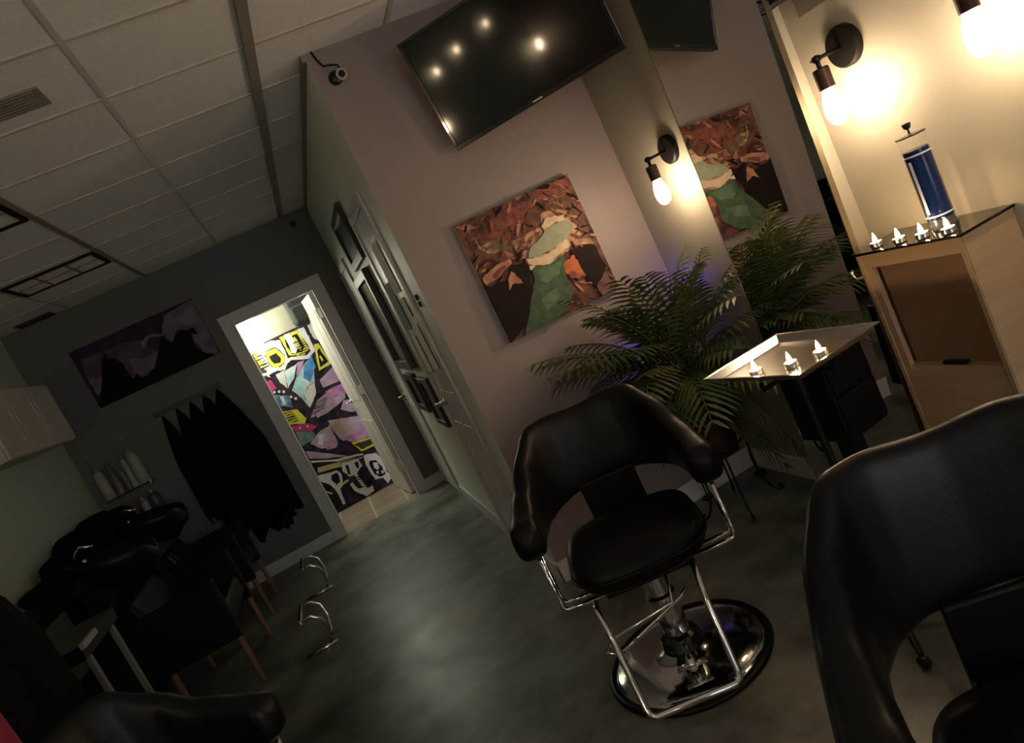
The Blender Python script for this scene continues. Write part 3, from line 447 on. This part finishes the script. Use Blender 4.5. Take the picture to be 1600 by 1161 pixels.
# tealights
def tealight(label,loc,group,big=1):
    t=thing('tealight_candle',label,'candle',loc,0,group)
    MB().lathe([(.017,0),(.019,.002),(.019,.016),(.0178,.016),(.0175,.004),(0,.004)],n=20).build('tin_cup',TIN,t,smooth='flat')
    MB().lathe([(0,.012),(.0172,.012),(.0172,.013),(0,.0125)],n=20).build('wax',WAX,t)
    MB().lathe([(0,.0135),(.0045,.017),(.0062,.023),(.0050,.031),(.0018,.040),(0,.045)],n=10).build('flame',FLAME,t,smooth=True)
    return t
G1='lit tealights on the glass top'; G2='lit tealights on the steel tray'
c0=tealight('lit tealight on the glass top, farthest left of the row of four',(1.628,1.768,ZG),G1)
for (x,y),l in zip([(1.624,1.678),(1.624,1.598),(1.622,1.512)],['lit tealight on the glass top, second from the left of four','lit tealight on the glass top, third from the left of four','lit tealight on the glass top, directly in front of the blue jar']): dup(c0,(x,y,ZG),0,l,G1)

# ---------- steel tray on a stand ----------
TR=None; TC=Vector((1.163,1.715,.888))
t=thing('instrument_tray','square shiny steel tray raised on a thin stand in front of the mirror','tray',TC,math.radians(6.5))
def ring(a,b,z): return [(-a,-b,z),(a,-b,z),(a,b,z),(-a,b,z)]
m=MB(); hx,hy=.150,.186
R_=[ring(hx-.022,hy-.022,0),ring(hx-.018,hy-.018,.004),ring(hx-.002,hy-.002,.020),ring(hx+.006,hy+.006,.021),ring(hx+.006,hy+.006,.018),ring(hx-.001,hy-.001,.017),ring(hx-.016,hy-.016,.0005),ring(hx-.020,hy-.020,-.003)]
m.add([v for q in R_ for v in q],[(i*4+k,i*4+(k+1)%4,(i+1)*4+(k+1)%4,(i+1)*4+k) for i in range(7) for k in range(4)]+[(0,1,2,3),(31,30,29,28)])
m.build('tray_pan',STEEL,t)
st=thing('tray_stand','thin black pole stand with feet holding the steel tray','stand',(1.163,1.715,0),math.radians(6.5))
MB().tube([(0,0,.05),(0,0,.85)],.011).tube([(0,-.15,.872),(0,-.15,.85),(0,.15,.85),(0,.15,.872)],.007).tube([(-.12,0,.872),(-.12,0,.852),(.12,0,.852),(.12,0,.872)],.007).build('pole',BLACKM,st)
m=MB()
for k in range(5):
    a=k*2*PI/5+.3; m.tube([(0,0,.07),(.10*math.cos(a),.10*math.sin(a),.055),(.2*math.cos(a),.2*math.sin(a),.04)],[.014,.011,.008])
m.build('base',BLACKM,st)
for k in range(5):
    a=k*2*PI/5+.3; MB().tube([(.2*math.cos(a)-.008,.2*math.sin(a),.018),(.2*math.cos(a)+.008,.2*math.sin(a),.018)],.018,n=14).build('caster',BLACKP,st)
kt=thing('black_cart','small black cart with a drawer box beside the mirror, behind the steel tray','cart',(1.425,1.965,0),math.radians(8))
MB().box((-.095,-.10,.50),(.095,.10,.80)).build('drawer_box',BLACKP,kt,bevel=.006)
for z in (.515,.66): MB().box((-.088,-.108,z),(.088,-.10,z+.13)).build('drawer',BLACKP,kt,bevel=.003)
MB().box((-.03,-.03,.06),(.03,.03,.50)).build('pedestal',BLACKM,kt); MB().box((-.09,-.09,.0),(.09,.09,.06)).build('base',BLACKM,kt,bevel=.01)
d0=dup(c0,(1.065,1.735,TC.z+.0005),0,'lit tealight at the left side of the steel tray',G2)
dup(c0,(1.112,1.640,TC.z+.0005),0,'lit tealight in the middle of the three on the steel tray',G2)
dup(c0,(1.180,1.600,TC.z+.0005),0,'lit tealight farthest right on the steel tray',G2)

# ---------- styling chair ----------
def lerp(P,s):
    for i in range(len(P)-1):
        if s<=P[i+1][0]:
            k=(s-P[i][0])/(P[i+1][0]-P[i][0]); k2=k*k*(3-2*k)
            return [a+(b-a)*(k if j<2 else k2) for j,(a,b) in enumerate(zip(P[i][1:],P[i+1][1:]))]
    return list(P[-1][1:])
# arc position -> plan x, plan y, top z, bottom z, half thickness
BK=[(0,0,.250,.900,.615,.030),(.25,.125,.242,.912,.608,.031),(.38,.198,.215,.912,.592,.034),(.50,.255,.155,.840,.580,.038),(.64,.287,.060,.76,.575,.044),(.82,.303,-.06,.72,.580,.050),(1,.303,-.15,.705,.585,.055)]
def styling_chair(label,loc,rz,group=None):
    t=thing('styling_chair',label,'chair',loc,rz,group)
    # wrap-around back with padded arms: one upholstered shell
    NS,NK=44,18; vs=[];fs=[]
    S_=[-1+2*i/NS for i in range(NS+1)]
    for s in S_:
        x,y,zt,zb,th=lerp(BK,abs(s)); e=1e-3; x2,y2,*_=lerp(BK,min(1,abs(s)+e)); x1,y1,*_=lerp(BK,max(0,abs(s)-e))
        tx,ty=x2-x1,y2-y1; l=math.hypot(tx,ty) or 1; nx,ny=ty/l,-tx/l
        if abs(s)<1e-6: nx,ny=0,-1
        sg=-1 if s<0 else 1; x*=sg; nx*=sg
        cap=1
        if abs(s)>.93: cap=math.sqrt(max(.0,1-((abs(s)-.93)/.0705)**2))
        zc,hz=(zt+zb)/2,(zt-zb)/2*(.35+.65*cap)*cap**.3; th2=th*max(cap,.05)
        for k in range(NK):
            a=2*PI*k/NK; ca,sa=math.cos(a),math.sin(a); pw=.62
            q=th2*math.copysign(abs(ca)**pw,ca); h_=hz*math.copysign(abs(sa)**pw,sa); z=zc+h_
            lean=.16*max(0,z-.55)*max(0,1-(abs(s)/.75)**2)
            vs.append((x+nx*q,y+ny*q+lean,z))
    for i in range(NS):
        for k in range(NK): fs.append((i*NK+k,i*NK+(k+1)%NK,(i+1)*NK+(k+1)%NK,(i+1)*NK+k))
    fs.append(tuple(range(NK))); fs.append(tuple(NS*NK+k for k in range(NK)))
    MB().add(vs,fs).build('backrest',LEATH,t,smooth=True,subsurf=1)
    # seat cushion: rounded superellipse pillow
    vs=[];fs=[];NR,NA=12,36
    for i in range(NR+1):
        a=-PI/2+PI*i/NR; r_=math.copysign(abs(math.cos(a))**.45,1) if 0<i<NR else .02; z=.478+.066*math.copysign(abs(math.sin(a))**.8,math.sin(a))
        for k in range(NA):
            b_=2*PI*k/NA; cx,sy=math.cos(b_),math.sin(b_); p_=.62
            X=.232*r_*math.copysign(abs(cx)**p_,cx); Y=.218*r_*math.copysign(abs(sy)**p_,sy)
            vs.append((X,Y-.03,z+.018*(X/.25)**2*(1 if z>.465 else 0)-.02*max(0,-(Y)/.235)**3))
    for i in range(NR):
        for k in range(NA): fs.append((i*NA+k,i*NA+(k+1)%NA,(i+1)*NA+(k+1)%NA,(i+1)*NA+k))
    fs.append(tuple(range(NA))); fs.append(tuple(NR*NA+k for k in range(NA)))
    seat=MB().add(vs,fs).build('seat',LEATH,t,smooth=True,subsurf=1)
    pts=[]
    for k in range(40):
        b_=2*PI*k/40; cx,sy=math.cos(b_),math.sin(b_); pts.append((.234*math.copysign(abs(cx)**.62,cx),.220*math.copysign(abs(sy)**.62,sy)-.03,.475))
    MB().tube(pts,.005,n=6,closed=True).build('piping',LEATH,seat,smooth=True)
    MB().box((-.105,.185,.44),(.105,.205,.50)).box((-.105,.205,.44),(.105,.222,.64)).build('back_bracket',BLACKP,t,bevel=.006)
    MB().box((-.15,-.16,.385),(.15,.14,.402)).box((-.07,-.07,.36),(.07,.07,.386)).build('seat_plate',BLACKM,t,bevel=.003)
    for s in (-1,1):
        m=MB()
        for dy in (0,.05):
            m.tube([(s*.300,-.10+dy,.60),(s*.300,-.10+dy,.40),(s*.295,-.10+dy,.385),(s*.28,-.10+dy,.378),(s*.15,-.10+dy,.378)],.008,n=8)
        m.build('arm_frame',CHROME,t,smooth=True)
    MB().lathe([(.046,.02),(.046,.22),(.052,.225),(.052,.255),(.038,.26),(.038,.372)],n=24).build('hydraulic_column',CHROME,t,smooth='flat')
    MB().lathe([(.0,.052),(.075,.052),(.085,.045),(.13,.040),(.20,.033),(.255,.022),(.272,.012),(.275,.004)],n=56).build('base_disc',CHROME,t,smooth=True)
    MB().lathe([(.272,.001),(.292,.001),(.295,.008),(.290,.018),(.276,.020),(.270,.016)],n=56).build('base_rim',BLACKP,t,smooth=True)
    MB().lathe([(.0,.11),(.05,.11),(.068,.095),(.075,.050)],n=24).box((-.03,-.13,.05),(.03,-.04,.10)).build('pump_housing',GLOSSB,t,bevel=.003)
    MB().tube([(0,-.08,.085),(0,-.18,.075)],.017,n=14).tube([(-.05,-.17,.078),(.05,-.17,.078)],.010).build('pump_pedal',CHROME,t,smooth=True)
    fr=MB().tube([(-.165,-.17,.392),(-.165,-.215,.385),(-.155,-.26,.30),(-.148,-.330,.10),(-.142,-.345,.085),(-.125,-.355,.080),(.125,-.355,.080),(.142,-.345,.085),(.148,-.330,.10),(.155,-.26,.30),(.165,-.215,.385),(.165,-.17,.392)],.0115,n=10)
    fr.build('footrest',CHROME,t,smooth=True).location=(-.028,.015,0)
    MB().tube([(.05,-.12,.385),(.03,-.17,.30),(-.20,-.14,.245),(-.235,-.13,.205),(-.19,-.15,.195),(.06,-.16,.30),(.085,-.15,.315)],.006,n=8).build('lever',CHROME,t,smooth=True)
    return t
SCG='black salon styling chairs'
ch=styling_chair('black leather styling chair with wrap-around arms standing in front of the palm',(.665,2.175,0),math.radians(-19))
dup(ch,(.722,.712,0),math.radians(-26),'large black leather styling chair cut off by the bottom right corner')
dup(ch,(-.80,1.87,0),math.radians(56),'dark leather chair back at the bottom edge, left of the open floor')

# ---------- palm in a bronze pot ----------
PX,PY=1.425,2.865
st=thing('wire_plant_stand','black wire plant stand with scrolled feet under the bronze pot','plant stand',(PX,PY,0))
for z,r_,n_ in ((.325,.118,'top_ring'),(.285,.085,'lower_ring')):
    MB().tube([(r_*math.cos(2*PI*k/32),r_*math.sin(2*PI*k/32),z) for k in range(32)],.005,n=8,closed=True).build(n_,BLACKM,st,smooth=True)
for k in range(4):
    a=math.radians(-112+90*k); c_,s_=math.cos(a),math.sin(a)
    prof=[(.118,.325),(.128,.27),(.118,.20),(.120,.12),(.145,.05),(.170,.012),(.190,.010),(.198,.024),(.188,.036),(.177,.030)]
    MB().tube([(r_*c_,r_*s_,z) for r_,z in prof],.0055,n=8).build('leg',BLACKM,st,smooth=True)
pt=thing('potted_palm','bushy green palm in a bronze pot in the corner beside the canyon canvas','plant',(PX,PY,.291))
MB().lathe([(.0,.0),(.085,.0),(.092,.012),(.100,.06),(.112,.14),(.120,.20),(.134,.222),(.136,.235),(.130,.240),(.118,.238),(.112,.20),(.0,.195)],n=40).build('pot',POTM,pt,smooth=True)
m=MB()
for k in range(20):
    a=2*PI*k/20; m.lathe([(0,-.012),(.009,-.008),(.012,0),(.009,.008),(0,.012)],(.114*math.cos(a),.114*math.sin(a),.125+.012*(k%2)),n=8)
m.build('relief_band',POTM,pt,smooth=True)
MB().lathe([(0,.198),(.112,.200)],n=24).build('soil',SOIL,pt)
rnd=random.Random(11)
def clampv(v):
    wx,wy,wz=v.x+PX,v.y+PY,v.z+.291
    lim=XR-.022 if wy>2.56 else MX+LEAN*max(wz,0)-.015
    if wx>lim-.05: wx=lim-.05+.045*(1-math.exp(-(wx-lim+.05)/.15))
    if wy>YT-.07: wy=YT-.07+.06*(1-math.exp(-(wy-YT+.07)/.15))
    if wz<.02: wz=.02
    return Vector((wx-PX,wy-PY,wz-.291))
def frond(az,R,H,droop,rnd,n=14,L0=.185):
    dx,dy=math.cos(az),math.sin(az); b=Vector((rnd.uniform(-.05,.05),rnd.uniform(-.05,.05),.20)); K=16
    def P(u): return b+Vector((dx,dy,0))*(R*(u**1.7))+Vector((0,0,H*(1.25*u-.25*u*u)-droop*u**3.2))
    pts=[clampv(P(i/K)) for i in range(K+1)]
    st=MB().tube(pts,[.0055*(1-.8*i/K)+.0006 for i in range(K+1)],n=6)
    lf=MB()
    for i in range(n):
        u_=.40+.60*(i+.5)/n; p=P(u_); tg=(P(u_+.01)-P(u_-.01)).normalized(); side=tg.cross(Vector((0,0,1))); side=side.normalized() if side.length>.05 else Vector((-dy,dx,0))
        nz=side.cross(tg).normalized(); ln=L0*(.35+.65*math.sin(PI*min(1,.15+.85*(i+.5)/n)))*rnd.uniform(.88,1.1)
        for sg in (-1,1):
            d_=(tg*.62+side*sg*.78+nz*.10+Vector((0,0,-.10))).normalized(); wv=(tg-d_*tg.dot(d_)).normalized(); w_=.0085
            q=[]
            for k,(a,ww) in enumerate(((0,.25),(.3,1),(.65,.72),(1,0))):
                c_=p+d_*ln*a+Vector((0,0,-.32*ln*a*a)); q.append((c_-wv*w_*ww,c_+wv*w_*ww))
            vs=[]
            for l_,r_ in q[:3]: vs+=[clampv(l_),clampv(r_)]
            vs.append(clampv(q[3][0])); lf.add(vs,[(0,1,3,2),(2,3,5,4),(4,5,6)])
    return st,lf
specs=[]
for k in range(42):
    az=rnd.uniform(0,2*PI)
    # mostly lean away from the two walls
    if math.cos(az-math.radians(45))>.35 and rnd.random()<.6: az+=PI*rnd.uniform(.6,1.4)
    u_=rnd.random()
    if u_<.45: specs.append((az,rnd.uniform(.22,.42),rnd.uniform(.62,.80),rnd.uniform(.02,.12)))
    elif u_<.85: specs.append((az,rnd.uniform(.40,.58),rnd.uniform(.45,.68),rnd.uniform(.10,.25)))
    else: specs.append((az,rnd.uniform(.45,.6),rnd.uniform(.35,.45),rnd.uniform(.2,.35)))
specs+=[(math.radians(188),.66,.58,.10),(math.radians(195),.62,.46,.16),(math.radians(175),.60,.66,.12),(math.radians(205),.55,.62,.15),(math.radians(-80),.50,.62,.12),(math.radians(-62),.42,.70,.10),
 (math.radians(-55),.36,.22,.55),(math.radians(-45),.30,.15,.52),(math.radians(215),.45,.30,.30),(math.radians(-20),.3,.68,.08)]
for k in range(14): specs.append((math.radians(rnd.uniform(170,300)),rnd.uniform(.22,.44),rnd.uniform(.30,.48),rnd.uniform(.10,.26)))
for i,(az,R,H,dr_) in enumerate(specs):
    s_,l_=frond(az,R,H,dr_,rnd)
    f_=s_.build('frond_stem',STEM,pt,smooth=True); l_.build('leaflets',LEAF,f_,smooth='art')
def led(label,x,y,z,d):
    t=thing('led_spot',label,'light',(x,y,0),group='small violet led spots behind the palm')
    d=Vector(d); MB().tube([Vector((0,0,z))-d*.03,Vector((0,0,z))],.013).build('lamp_head',BLACKP,t); MB().lathe([(0,0),(.011,.0),(.008,.006),(0,.008)],(0,0,z),n=12,R=d.to_track_quat('Z','Y').to_matrix()).build('glowing_led',LEDM,t)
    MB().tube([Vector((0,0,z))-d*.02,(0,0,z-.08),(0,0,.0)],.004).tube([(0,0,0),(0,0,.008)],.03,n=16).build('stem',BLACKP,t)
led('violet led spot lighting the cream wall between palm and sconce',1.672,3.06,1.00,(.7,.1,.7))
led('violet led spot low behind the palm lighting the taupe wall',1.40,3.135,.76,(0,.8,.6))
# ---------- left side: coat rack and capes ----------
t=thing('coat_rack','dark rail of small steel hooks on the charcoal wall under the purple canvas','coat rack',(-.975,YF,1.61))
MB().box((-1.255,YF-.022,1.595),(-.695,YF,1.632)).build('rail',WOODD,t,world=True,bevel=.003)
HX=[-1.195,-1.078,-.962,-.853,-.742]
for x in HX: MB().tube([(x,YF-.022,1.605),(x,YF-.05,1.597),(x,YF-.062,1.585),(x,YF-.060,1.600)],.0055).lathe([(0,-.008),(.008,0),(0,.008)],(x,YF-.060,1.604),n=10).build('hook',STEEL,t,world=True,smooth=True)
def cape(label,x,wl,wr,zb,dep,seed):
    OFF=(.0,.055)[seed%2]; dep=.045
    t=thing('salon_cape',label,'cape',(x,YF-.05,1.59),group='black capes on the coat rack'); r=random.Random(seed); ph=r.uniform(0,6)
    NZ,NA=22,56; vs=[];fs=[]
    for i in range(NZ+1):
        u_=i/NZ; z=-(1.585-zb)*u_; L=wl*(.04+.96*min(1,u_*2.3)**.8); R=wr*(.04+.96*min(1,u_*2.3)**.8); D=.010+dep*min(1,u_*1.6)
        for k in range(NA):
            a=2*PI*k/NA; c_,s_=math.cos(a),math.sin(a); rip=1+.13*min(1,u_*2)*math.sin(6*a+ph+u_*1.5)+.05*math.sin(11*a-ph)
            X=(R if c_>0 else L)*c_*rip; Y=-D*(s_*.5*rip+.5)-OFF*min(1,u_*4)
            zz=z+(.05*math.sin(3*a+ph)+.03*math.sin(7*a))*(u_**6)
            vs.append((X,Y+.032-.0,zz))
    for i in range(NZ):
        for k in range(NA): fs.append((i*NA+k,i*NA+(k+1)%NA,(i+1)*NA+(k+1)%NA,(i+1)*NA+k))
    fs.append(tuple(range(NA))); fs.append(tuple(NZ*NA+k for k in range(NA)))
    MB().add(vs,fs).build('cape_cloth',CAPE,t,smooth=True)
    MB().tube([(-.008,-.010,.0),(-.004,-.012,.018),(.004,-.012,.018),(.008,-.010,0)],.003).build('neck_loop',CAPE,t)
for a in [('black cape on the hook farthest left, nearest the bottle shelves',HX[0],.055,.10,.70,.05,1),('black cape on the second hook from the left',HX[1],.10,.13,.58,.06,2),('black cape on the middle hook of the rack',HX[2],.14,.14,.46,.09,3),
          ('black cape on the second hook from the right',HX[3],.15,.17,.36,.08,4),('black cape on the hook farthest right, nearest the doorway',HX[4],.16,.16,.46,.10,5)]: cape(*a)

# ---------- bottle shelves ----------
GL='glass wall shelves'
def gshelf(z,label):
    t=thing('glass_shelf',label,'shelf',(-1.66,YF-.07,z),group=GL)
    MB().box((-.19,-.06,0),(.19,.068,.006)).build('glass_plate',SMOKE,t)
    for s in (-1,1): MB().box((s*.178-.008,-.058,-.012),(s*.178+.008,.07,.0)).tube([(s*.178,-.05,.0),(s*.178,-.05,.018)],.006).build('bracket',STEEL,t)
    MB().tube([(-.178,-.056,.016),(.178,-.056,.016)],.0025).build('rail',CHROME,t)
gshelf(1.165,'upper glass shelf of bottles on the charcoal wall in the left corner'); gshelf(.905,'lower glass shelf of small bottles on the charcoal wall')
def bottle(label,x,z,r,h,m_,pump=0,cap=None,cone=False):
    t=thing('bottle',label,'bottle',(x,YF-.055,z+.007),group=None)
    pr=[(0,0),(r*.95,0),(r,.006)]+([(r*.35,h),(0,h)] if cone else [(r,h*.82),(r*.8,h*.92),(r*.32,h),(0,h)])
    MB().lathe(pr,n=24).build('bottle_body',m_,t,smooth=True)
    if pump: MB().lathe([(r*.34,h),(r*.34,h+.02),(.005,h+.03),(.005,h+.03+pump),(0,h+.03+pump)],n=14).tube([(-.005,0,h+.028+pump),(.010,0,h+.033+pump),(-.05,-.0,h+.026+pump)] if False else [(.012,0,h+.032+pump),(-.055,0,h+.022+pump)],.006).build('pump',m_,t,smooth=True)
    elif cap: MB().lathe([(cap,h-.004),(cap,h+.028),(0,h+.03)],n=16).build('cap',BOTG if m_ is BOTW else BOTW,t)
    return t
BG='hair product bottles'
for a in [('large white pump bottle at the left end of the upper shelf',-1.80,1.165,.043,.25,BOTW,.09),('pale grey pointed bottle beside the left pump bottle',-1.712,1.165,.038,.27,BOTG,0,None,True),
 ('small dark bottle in the middle of the upper shelf',-1.648,1.165,.020,.13,BOTG,0,.009),('slim white bottle left of the tall right pump bottle',-1.600,1.165,.026,.26,BOTW,0,.012),('large white pump bottle at the right end of the upper shelf',-1.528,1.165,.046,.28,BOTW,.09),
 ('small white pump bottle at the left of the lower shelf',-1.79,.905,.035,.11,BOTW,.05),('white cone bottle with pinkish print on the lower shelf',-1.70,.905,.034,.18,BOTP,0,None,True),
 ('round white lidded tub on the lower shelf',-1.615,.905,.036,.15,BOTW,0,.034),('squat blue grey bottle at the right end of the lower shelf',-1.535,.905,.043,.17,BOTB,0,.015)]: bottle(*a)

# ---------- wall cabinet on the left wall ----------
t=thing('wall_cabinet','white panelled wall cabinet high on the left wall','cabinet',(-1.76,4.98,1.69))
CX=-1.603
MB().box((XL,4.42,1.69),(CX-.02,5.545,2.105)).build('cabinet_body',CABW,t,world=True,bevel=.003)
for k in range(3):
    y0=4.425+k*.374; dn=MB().box((CX-.019,y0,1.695),(CX-.004,y0+.368,2.10))
    for q in (0,.313): dn.box((CX-.006,y0+q,1.695),(CX,y0+q+.055,2.10))
    dn.box((CX-.006,y0+.055,1.695),(CX,y0+.313,1.75)).box((CX-.006,y0+.055,2.045),(CX,y0+.313,2.10)).build('door',CABW,t,world=True,bevel=.002)

# ---------- backwash area ----------
t=thing('backwash_counter','long black counter along the left wall under the white wall cabinet','counter',(-1.75,4.8,0))
MB().box((XL+.015,3.75,.02),(-1.70,5.95,.90)).build('counter_body',BLACKP,t,world=True); MB().box((XL+.001,3.73,.90),(-1.685,5.97,.935)).build('worktop',BLACKP,t,world=True,bevel=.004)
MB().box((-1.702,3.80,.55),(-1.685,4.22,.86)).build('door',GREYL,t,world=True,bevel=.003)
def basin(label,y):
    t=thing('shampoo_basin',label,'basin',(-1.44,y,.80),group=None); vs=[];fs=[];NA=36
    prof=[(.10,.0),(.17,.06),(.215,.15),(.225,.20),(.212,.205),(.19,.15),(.13,.06),(.02,.045)]
    for r_,z in prof:
        for k in range(NA):
            a=2*PI*k/NA; n_=1-.0*0; dz=-.07*math.exp(-((a if a<PI else a-2*PI)/.35)**2)*(1 if z>.12 else 0)
            vs.append((r_*1.0*math.cos(a),r_*.95*math.sin(a),z+dz+.10*math.cos(a)*-.35))
    for i in range(len(prof)-1):
        for k in range(NA): fs.append((i*NA+k,i*NA+(k+1)%NA,(i+1)*NA+(k+1)%NA,(i+1)*NA+k))
    fs.append(tuple((len(prof)-1)*NA+k for k in range(NA))); fs.append(tuple(range(NA))[::-1])
    MB().add(vs,fs).build('bowl',BLACKP,t,smooth=True)
    MB().tube([(-.16,0,.18),(-.16,0,.27),(-.12,0,.30),(-.06,0,.27)],.010).lathe([(.014,0),(.014,.03),(0,.032)],(-.16,.07,.19),n=12).build('faucet',CHROME,t,smooth=True)
    MB().box((-.235,-.06,-.12),(-.10,.06,.06)).build('wall_arm',BLACKP,t,bevel=.01)
basin('glossy black shampoo basin nearer the camera with a chrome tap',4.46); basin('glossy black shampoo basin nearer the charcoal wall',5.48)
def recliner(label,y0,y1):
    yc=(y0+y1)/2; t=thing('recliner_chair',label,'chair',(-1.175,yc,0)); w_=(y1-y0)/2
    MB().box((-.26,-w_+.06,.34),(.175,w_-.06,.47)).build('seat',LEATH,t,bevel=.03)
    R=Matrix.Rotation(math.radians(-20),3,'Y'); MB().box((-.05,-w_+.06,0),(.05,w_-.06,.30),R=R,o=(-.17,0,.44)).build('backrest',LEATH,t,bevel=.03)
    for s in (-1,1):
        MB().box((-.24,s*w_-.03*s-.03,.29),(.19,s*w_-.03*s+.03,.64)).build('arm_panel',mat('black vinyl',(.005,.005,.007),.5,spec=.2),t,bevel=.010)
    for s in (-1,1):
        for x,mm_ in ((.165,WOODL),(-.21,WOODL)):
            MB().tube([(x,s*(w_-.03),.30),(x,s*(w_-.03),0)],[.019,.013],n=10).build('leg',mm_,t)
    return t
recliner('black boxy recliner with stained wood legs nearer the camera, facing the open floor',4.13,4.86)
recliner('black boxy recliner with stained wood legs farther back by the hanging capes',5.20,5.76)
def footrest(label,y,group):
    t=thing('chrome_footrest',label,'footrest',(-.66,y,0),group=group)
    m=MB().tube([(.10,-.04,.008),(-.09,-.03,.008)],.010)
    for dy in (-.13,.11): 
        m.tube([(-.01,dy,.235),(.045,dy,.235),(.085,dy,.20),(.095,dy*.9,.13),(.085,dy*.5,.06),(.06,0,.012)],.008)
    m.build('rail',CHROME,t,smooth=True); MB().box((-.022,-.145,.222),(-.006,.125,.248)).build('end_bar',CHROME,t,bevel=.003)
    return t
fg='chrome footrests beside the recliners'
footrest('curved chrome footrest in front of the recliner nearer the camera',4.12,fg); footrest('curved chrome footrest nearer the charcoal wall',5.12,fg)
# towels piled on the counter
def towel(label,x,y,z,sx,sy,h,seed):
    r=random.Random(seed); t=thing('folded_towel',label,'towel',(x,y,z),r.uniform(-.3,.3),'black towels heaped on the backwash counter'); vs=[];fs=[];NA,NR=30,8
    for i in range(NR+1):
        a=-PI/2+PI*i/NR
        for k in range(NA):
            b_=2*PI*k/NA; rp=1+.10*math.sin(5*b_+seed)+.06*math.sin(9*b_+2*seed+3*a)
            rr_=max(.02,abs(math.cos(a))**.5)*rp
            vs.append((sx*rr_*math.cos(b_),sy*rr_*math.sin(b_),h/2+h/2*math.sin(a)*(1+.15*math.sin(3*b_+seed))+.002))
    mn=min(v[2] for v in vs); vs=[(a,b,c-mn) for a,b,c in vs]
    for i in range(NR):
        for k in range(NA): fs.append((i*NA+k,i*NA+(k+1)%NA,(i+1)*NA+(k+1)%NA,(i+1)*NA+k))
    fs.append(tuple(range(NA))); fs.append(tuple(NR*NA+k for k in range(NA)))
    MB().add(vs,fs).build('towel_cloth',TOWEL,t,smooth=True)
for a in [('heaped black towel at the near end of the backwash counter',-1.74,4.32,.936,.12,.16,.09,1),('heaped black towel beside the nearer basin tap',-1.76,4.68,.936,.12,.15,.15,2),('tall heap of black towel in the middle of the backwash counter',-1.75,5.02,.936,.13,.16,.20,3),
          ('rounded black towel under the bottle shelves',-1.74,5.42,.936,.13,.17,.21,4),('black towel at the far end of the backwash counter by the charcoal wall',-1.72,5.78,.936,.12,.13,.17,5)]: towel(*a)
# trolley
t=thing('salon_trolley','small dark trolley with pale metal legs at the left edge','trolley',(-1.33,3.2,0))
MB().box((-1.50,3.00,.83),(-1.22,3.46,.89)).build('tray_top',BLACKP,t,world=True,bevel=.004)
MB().box((-1.221,3.00,.872),(-1.205,3.17,.895)).build('edge_strip',mat('pale metal',(.35,.34,.31),.4,metal=.3),t,world=True)
for x,y in ((-1.235,3.06),(-1.235,3.38),(-1.48,3.06),(-1.48,3.38)):
    MB().box((x-.010,y-.014,0),(x+.010,y+.014,.83)).build('leg',mat('dull pale metal',(.22,.22,.22),.4,metal=.4),t,world=True,bevel=.002)
# draped dark hooded cape on a stand at the left edge
def drape(name,label,cat,loc,m_,prof,seed,folds=9,amp=.10,fl=.8,grp=None):
    t=thing(name,label,cat,loc); r=random.Random(seed); ph=r.uniform(0,6); NA=64; vs=[];fs=[]; N=len(prof)
    for i,(rad,z) in enumerate(prof):
        u_=1-i/(N-1)
        for k in range(NA):
            a=2*PI*k/NA; rp=1+amp*u_*math.sin(folds*a+ph+z*2)+amp*.4*math.sin(3*a+ph)
            vs.append((rad*rp*math.cos(a),rad*fl*rp*math.sin(a),z))
    for i in range(N-1):
        for k in range(NA): fs.append((i*NA+k,i*NA+(k+1)%NA,(i+1)*NA+(k+1)%NA,(i+1)*NA+k))
    fs.append(tuple(range(NA))[::-1]); fs.append(tuple((N-1)*NA+k for k in range(NA)))
    return t,MB().add(vs,fs).build('cloth',m_,t,smooth=True)
t,_=drape('draped_coat','dark navy coat draped over a tall stand at the left edge','coat',(-1.38,2.50,0),NAVY,[(.27,.06),(.29,.3),(.29,.6),(.29,.85),(.28,1.06),(.24,1.22),(.18,1.33),(.09,1.40),(.02,1.415)],2)
MB().lathe([(.16,0),(.16,.02),(.02,.03),(.02,.08)],n=20).build('stand_foot',BLACKM,t)
t,_=drape('crimson_cloth','crimson cloth hanging at the bottom left corner','cloth',(-.775,1.28,0),RED,[(.10,.02),(.11,.3),(.11,.7),(.11,1.05),(.10,1.28),(.06,1.39),(.01,1.41)],7,folds=7)
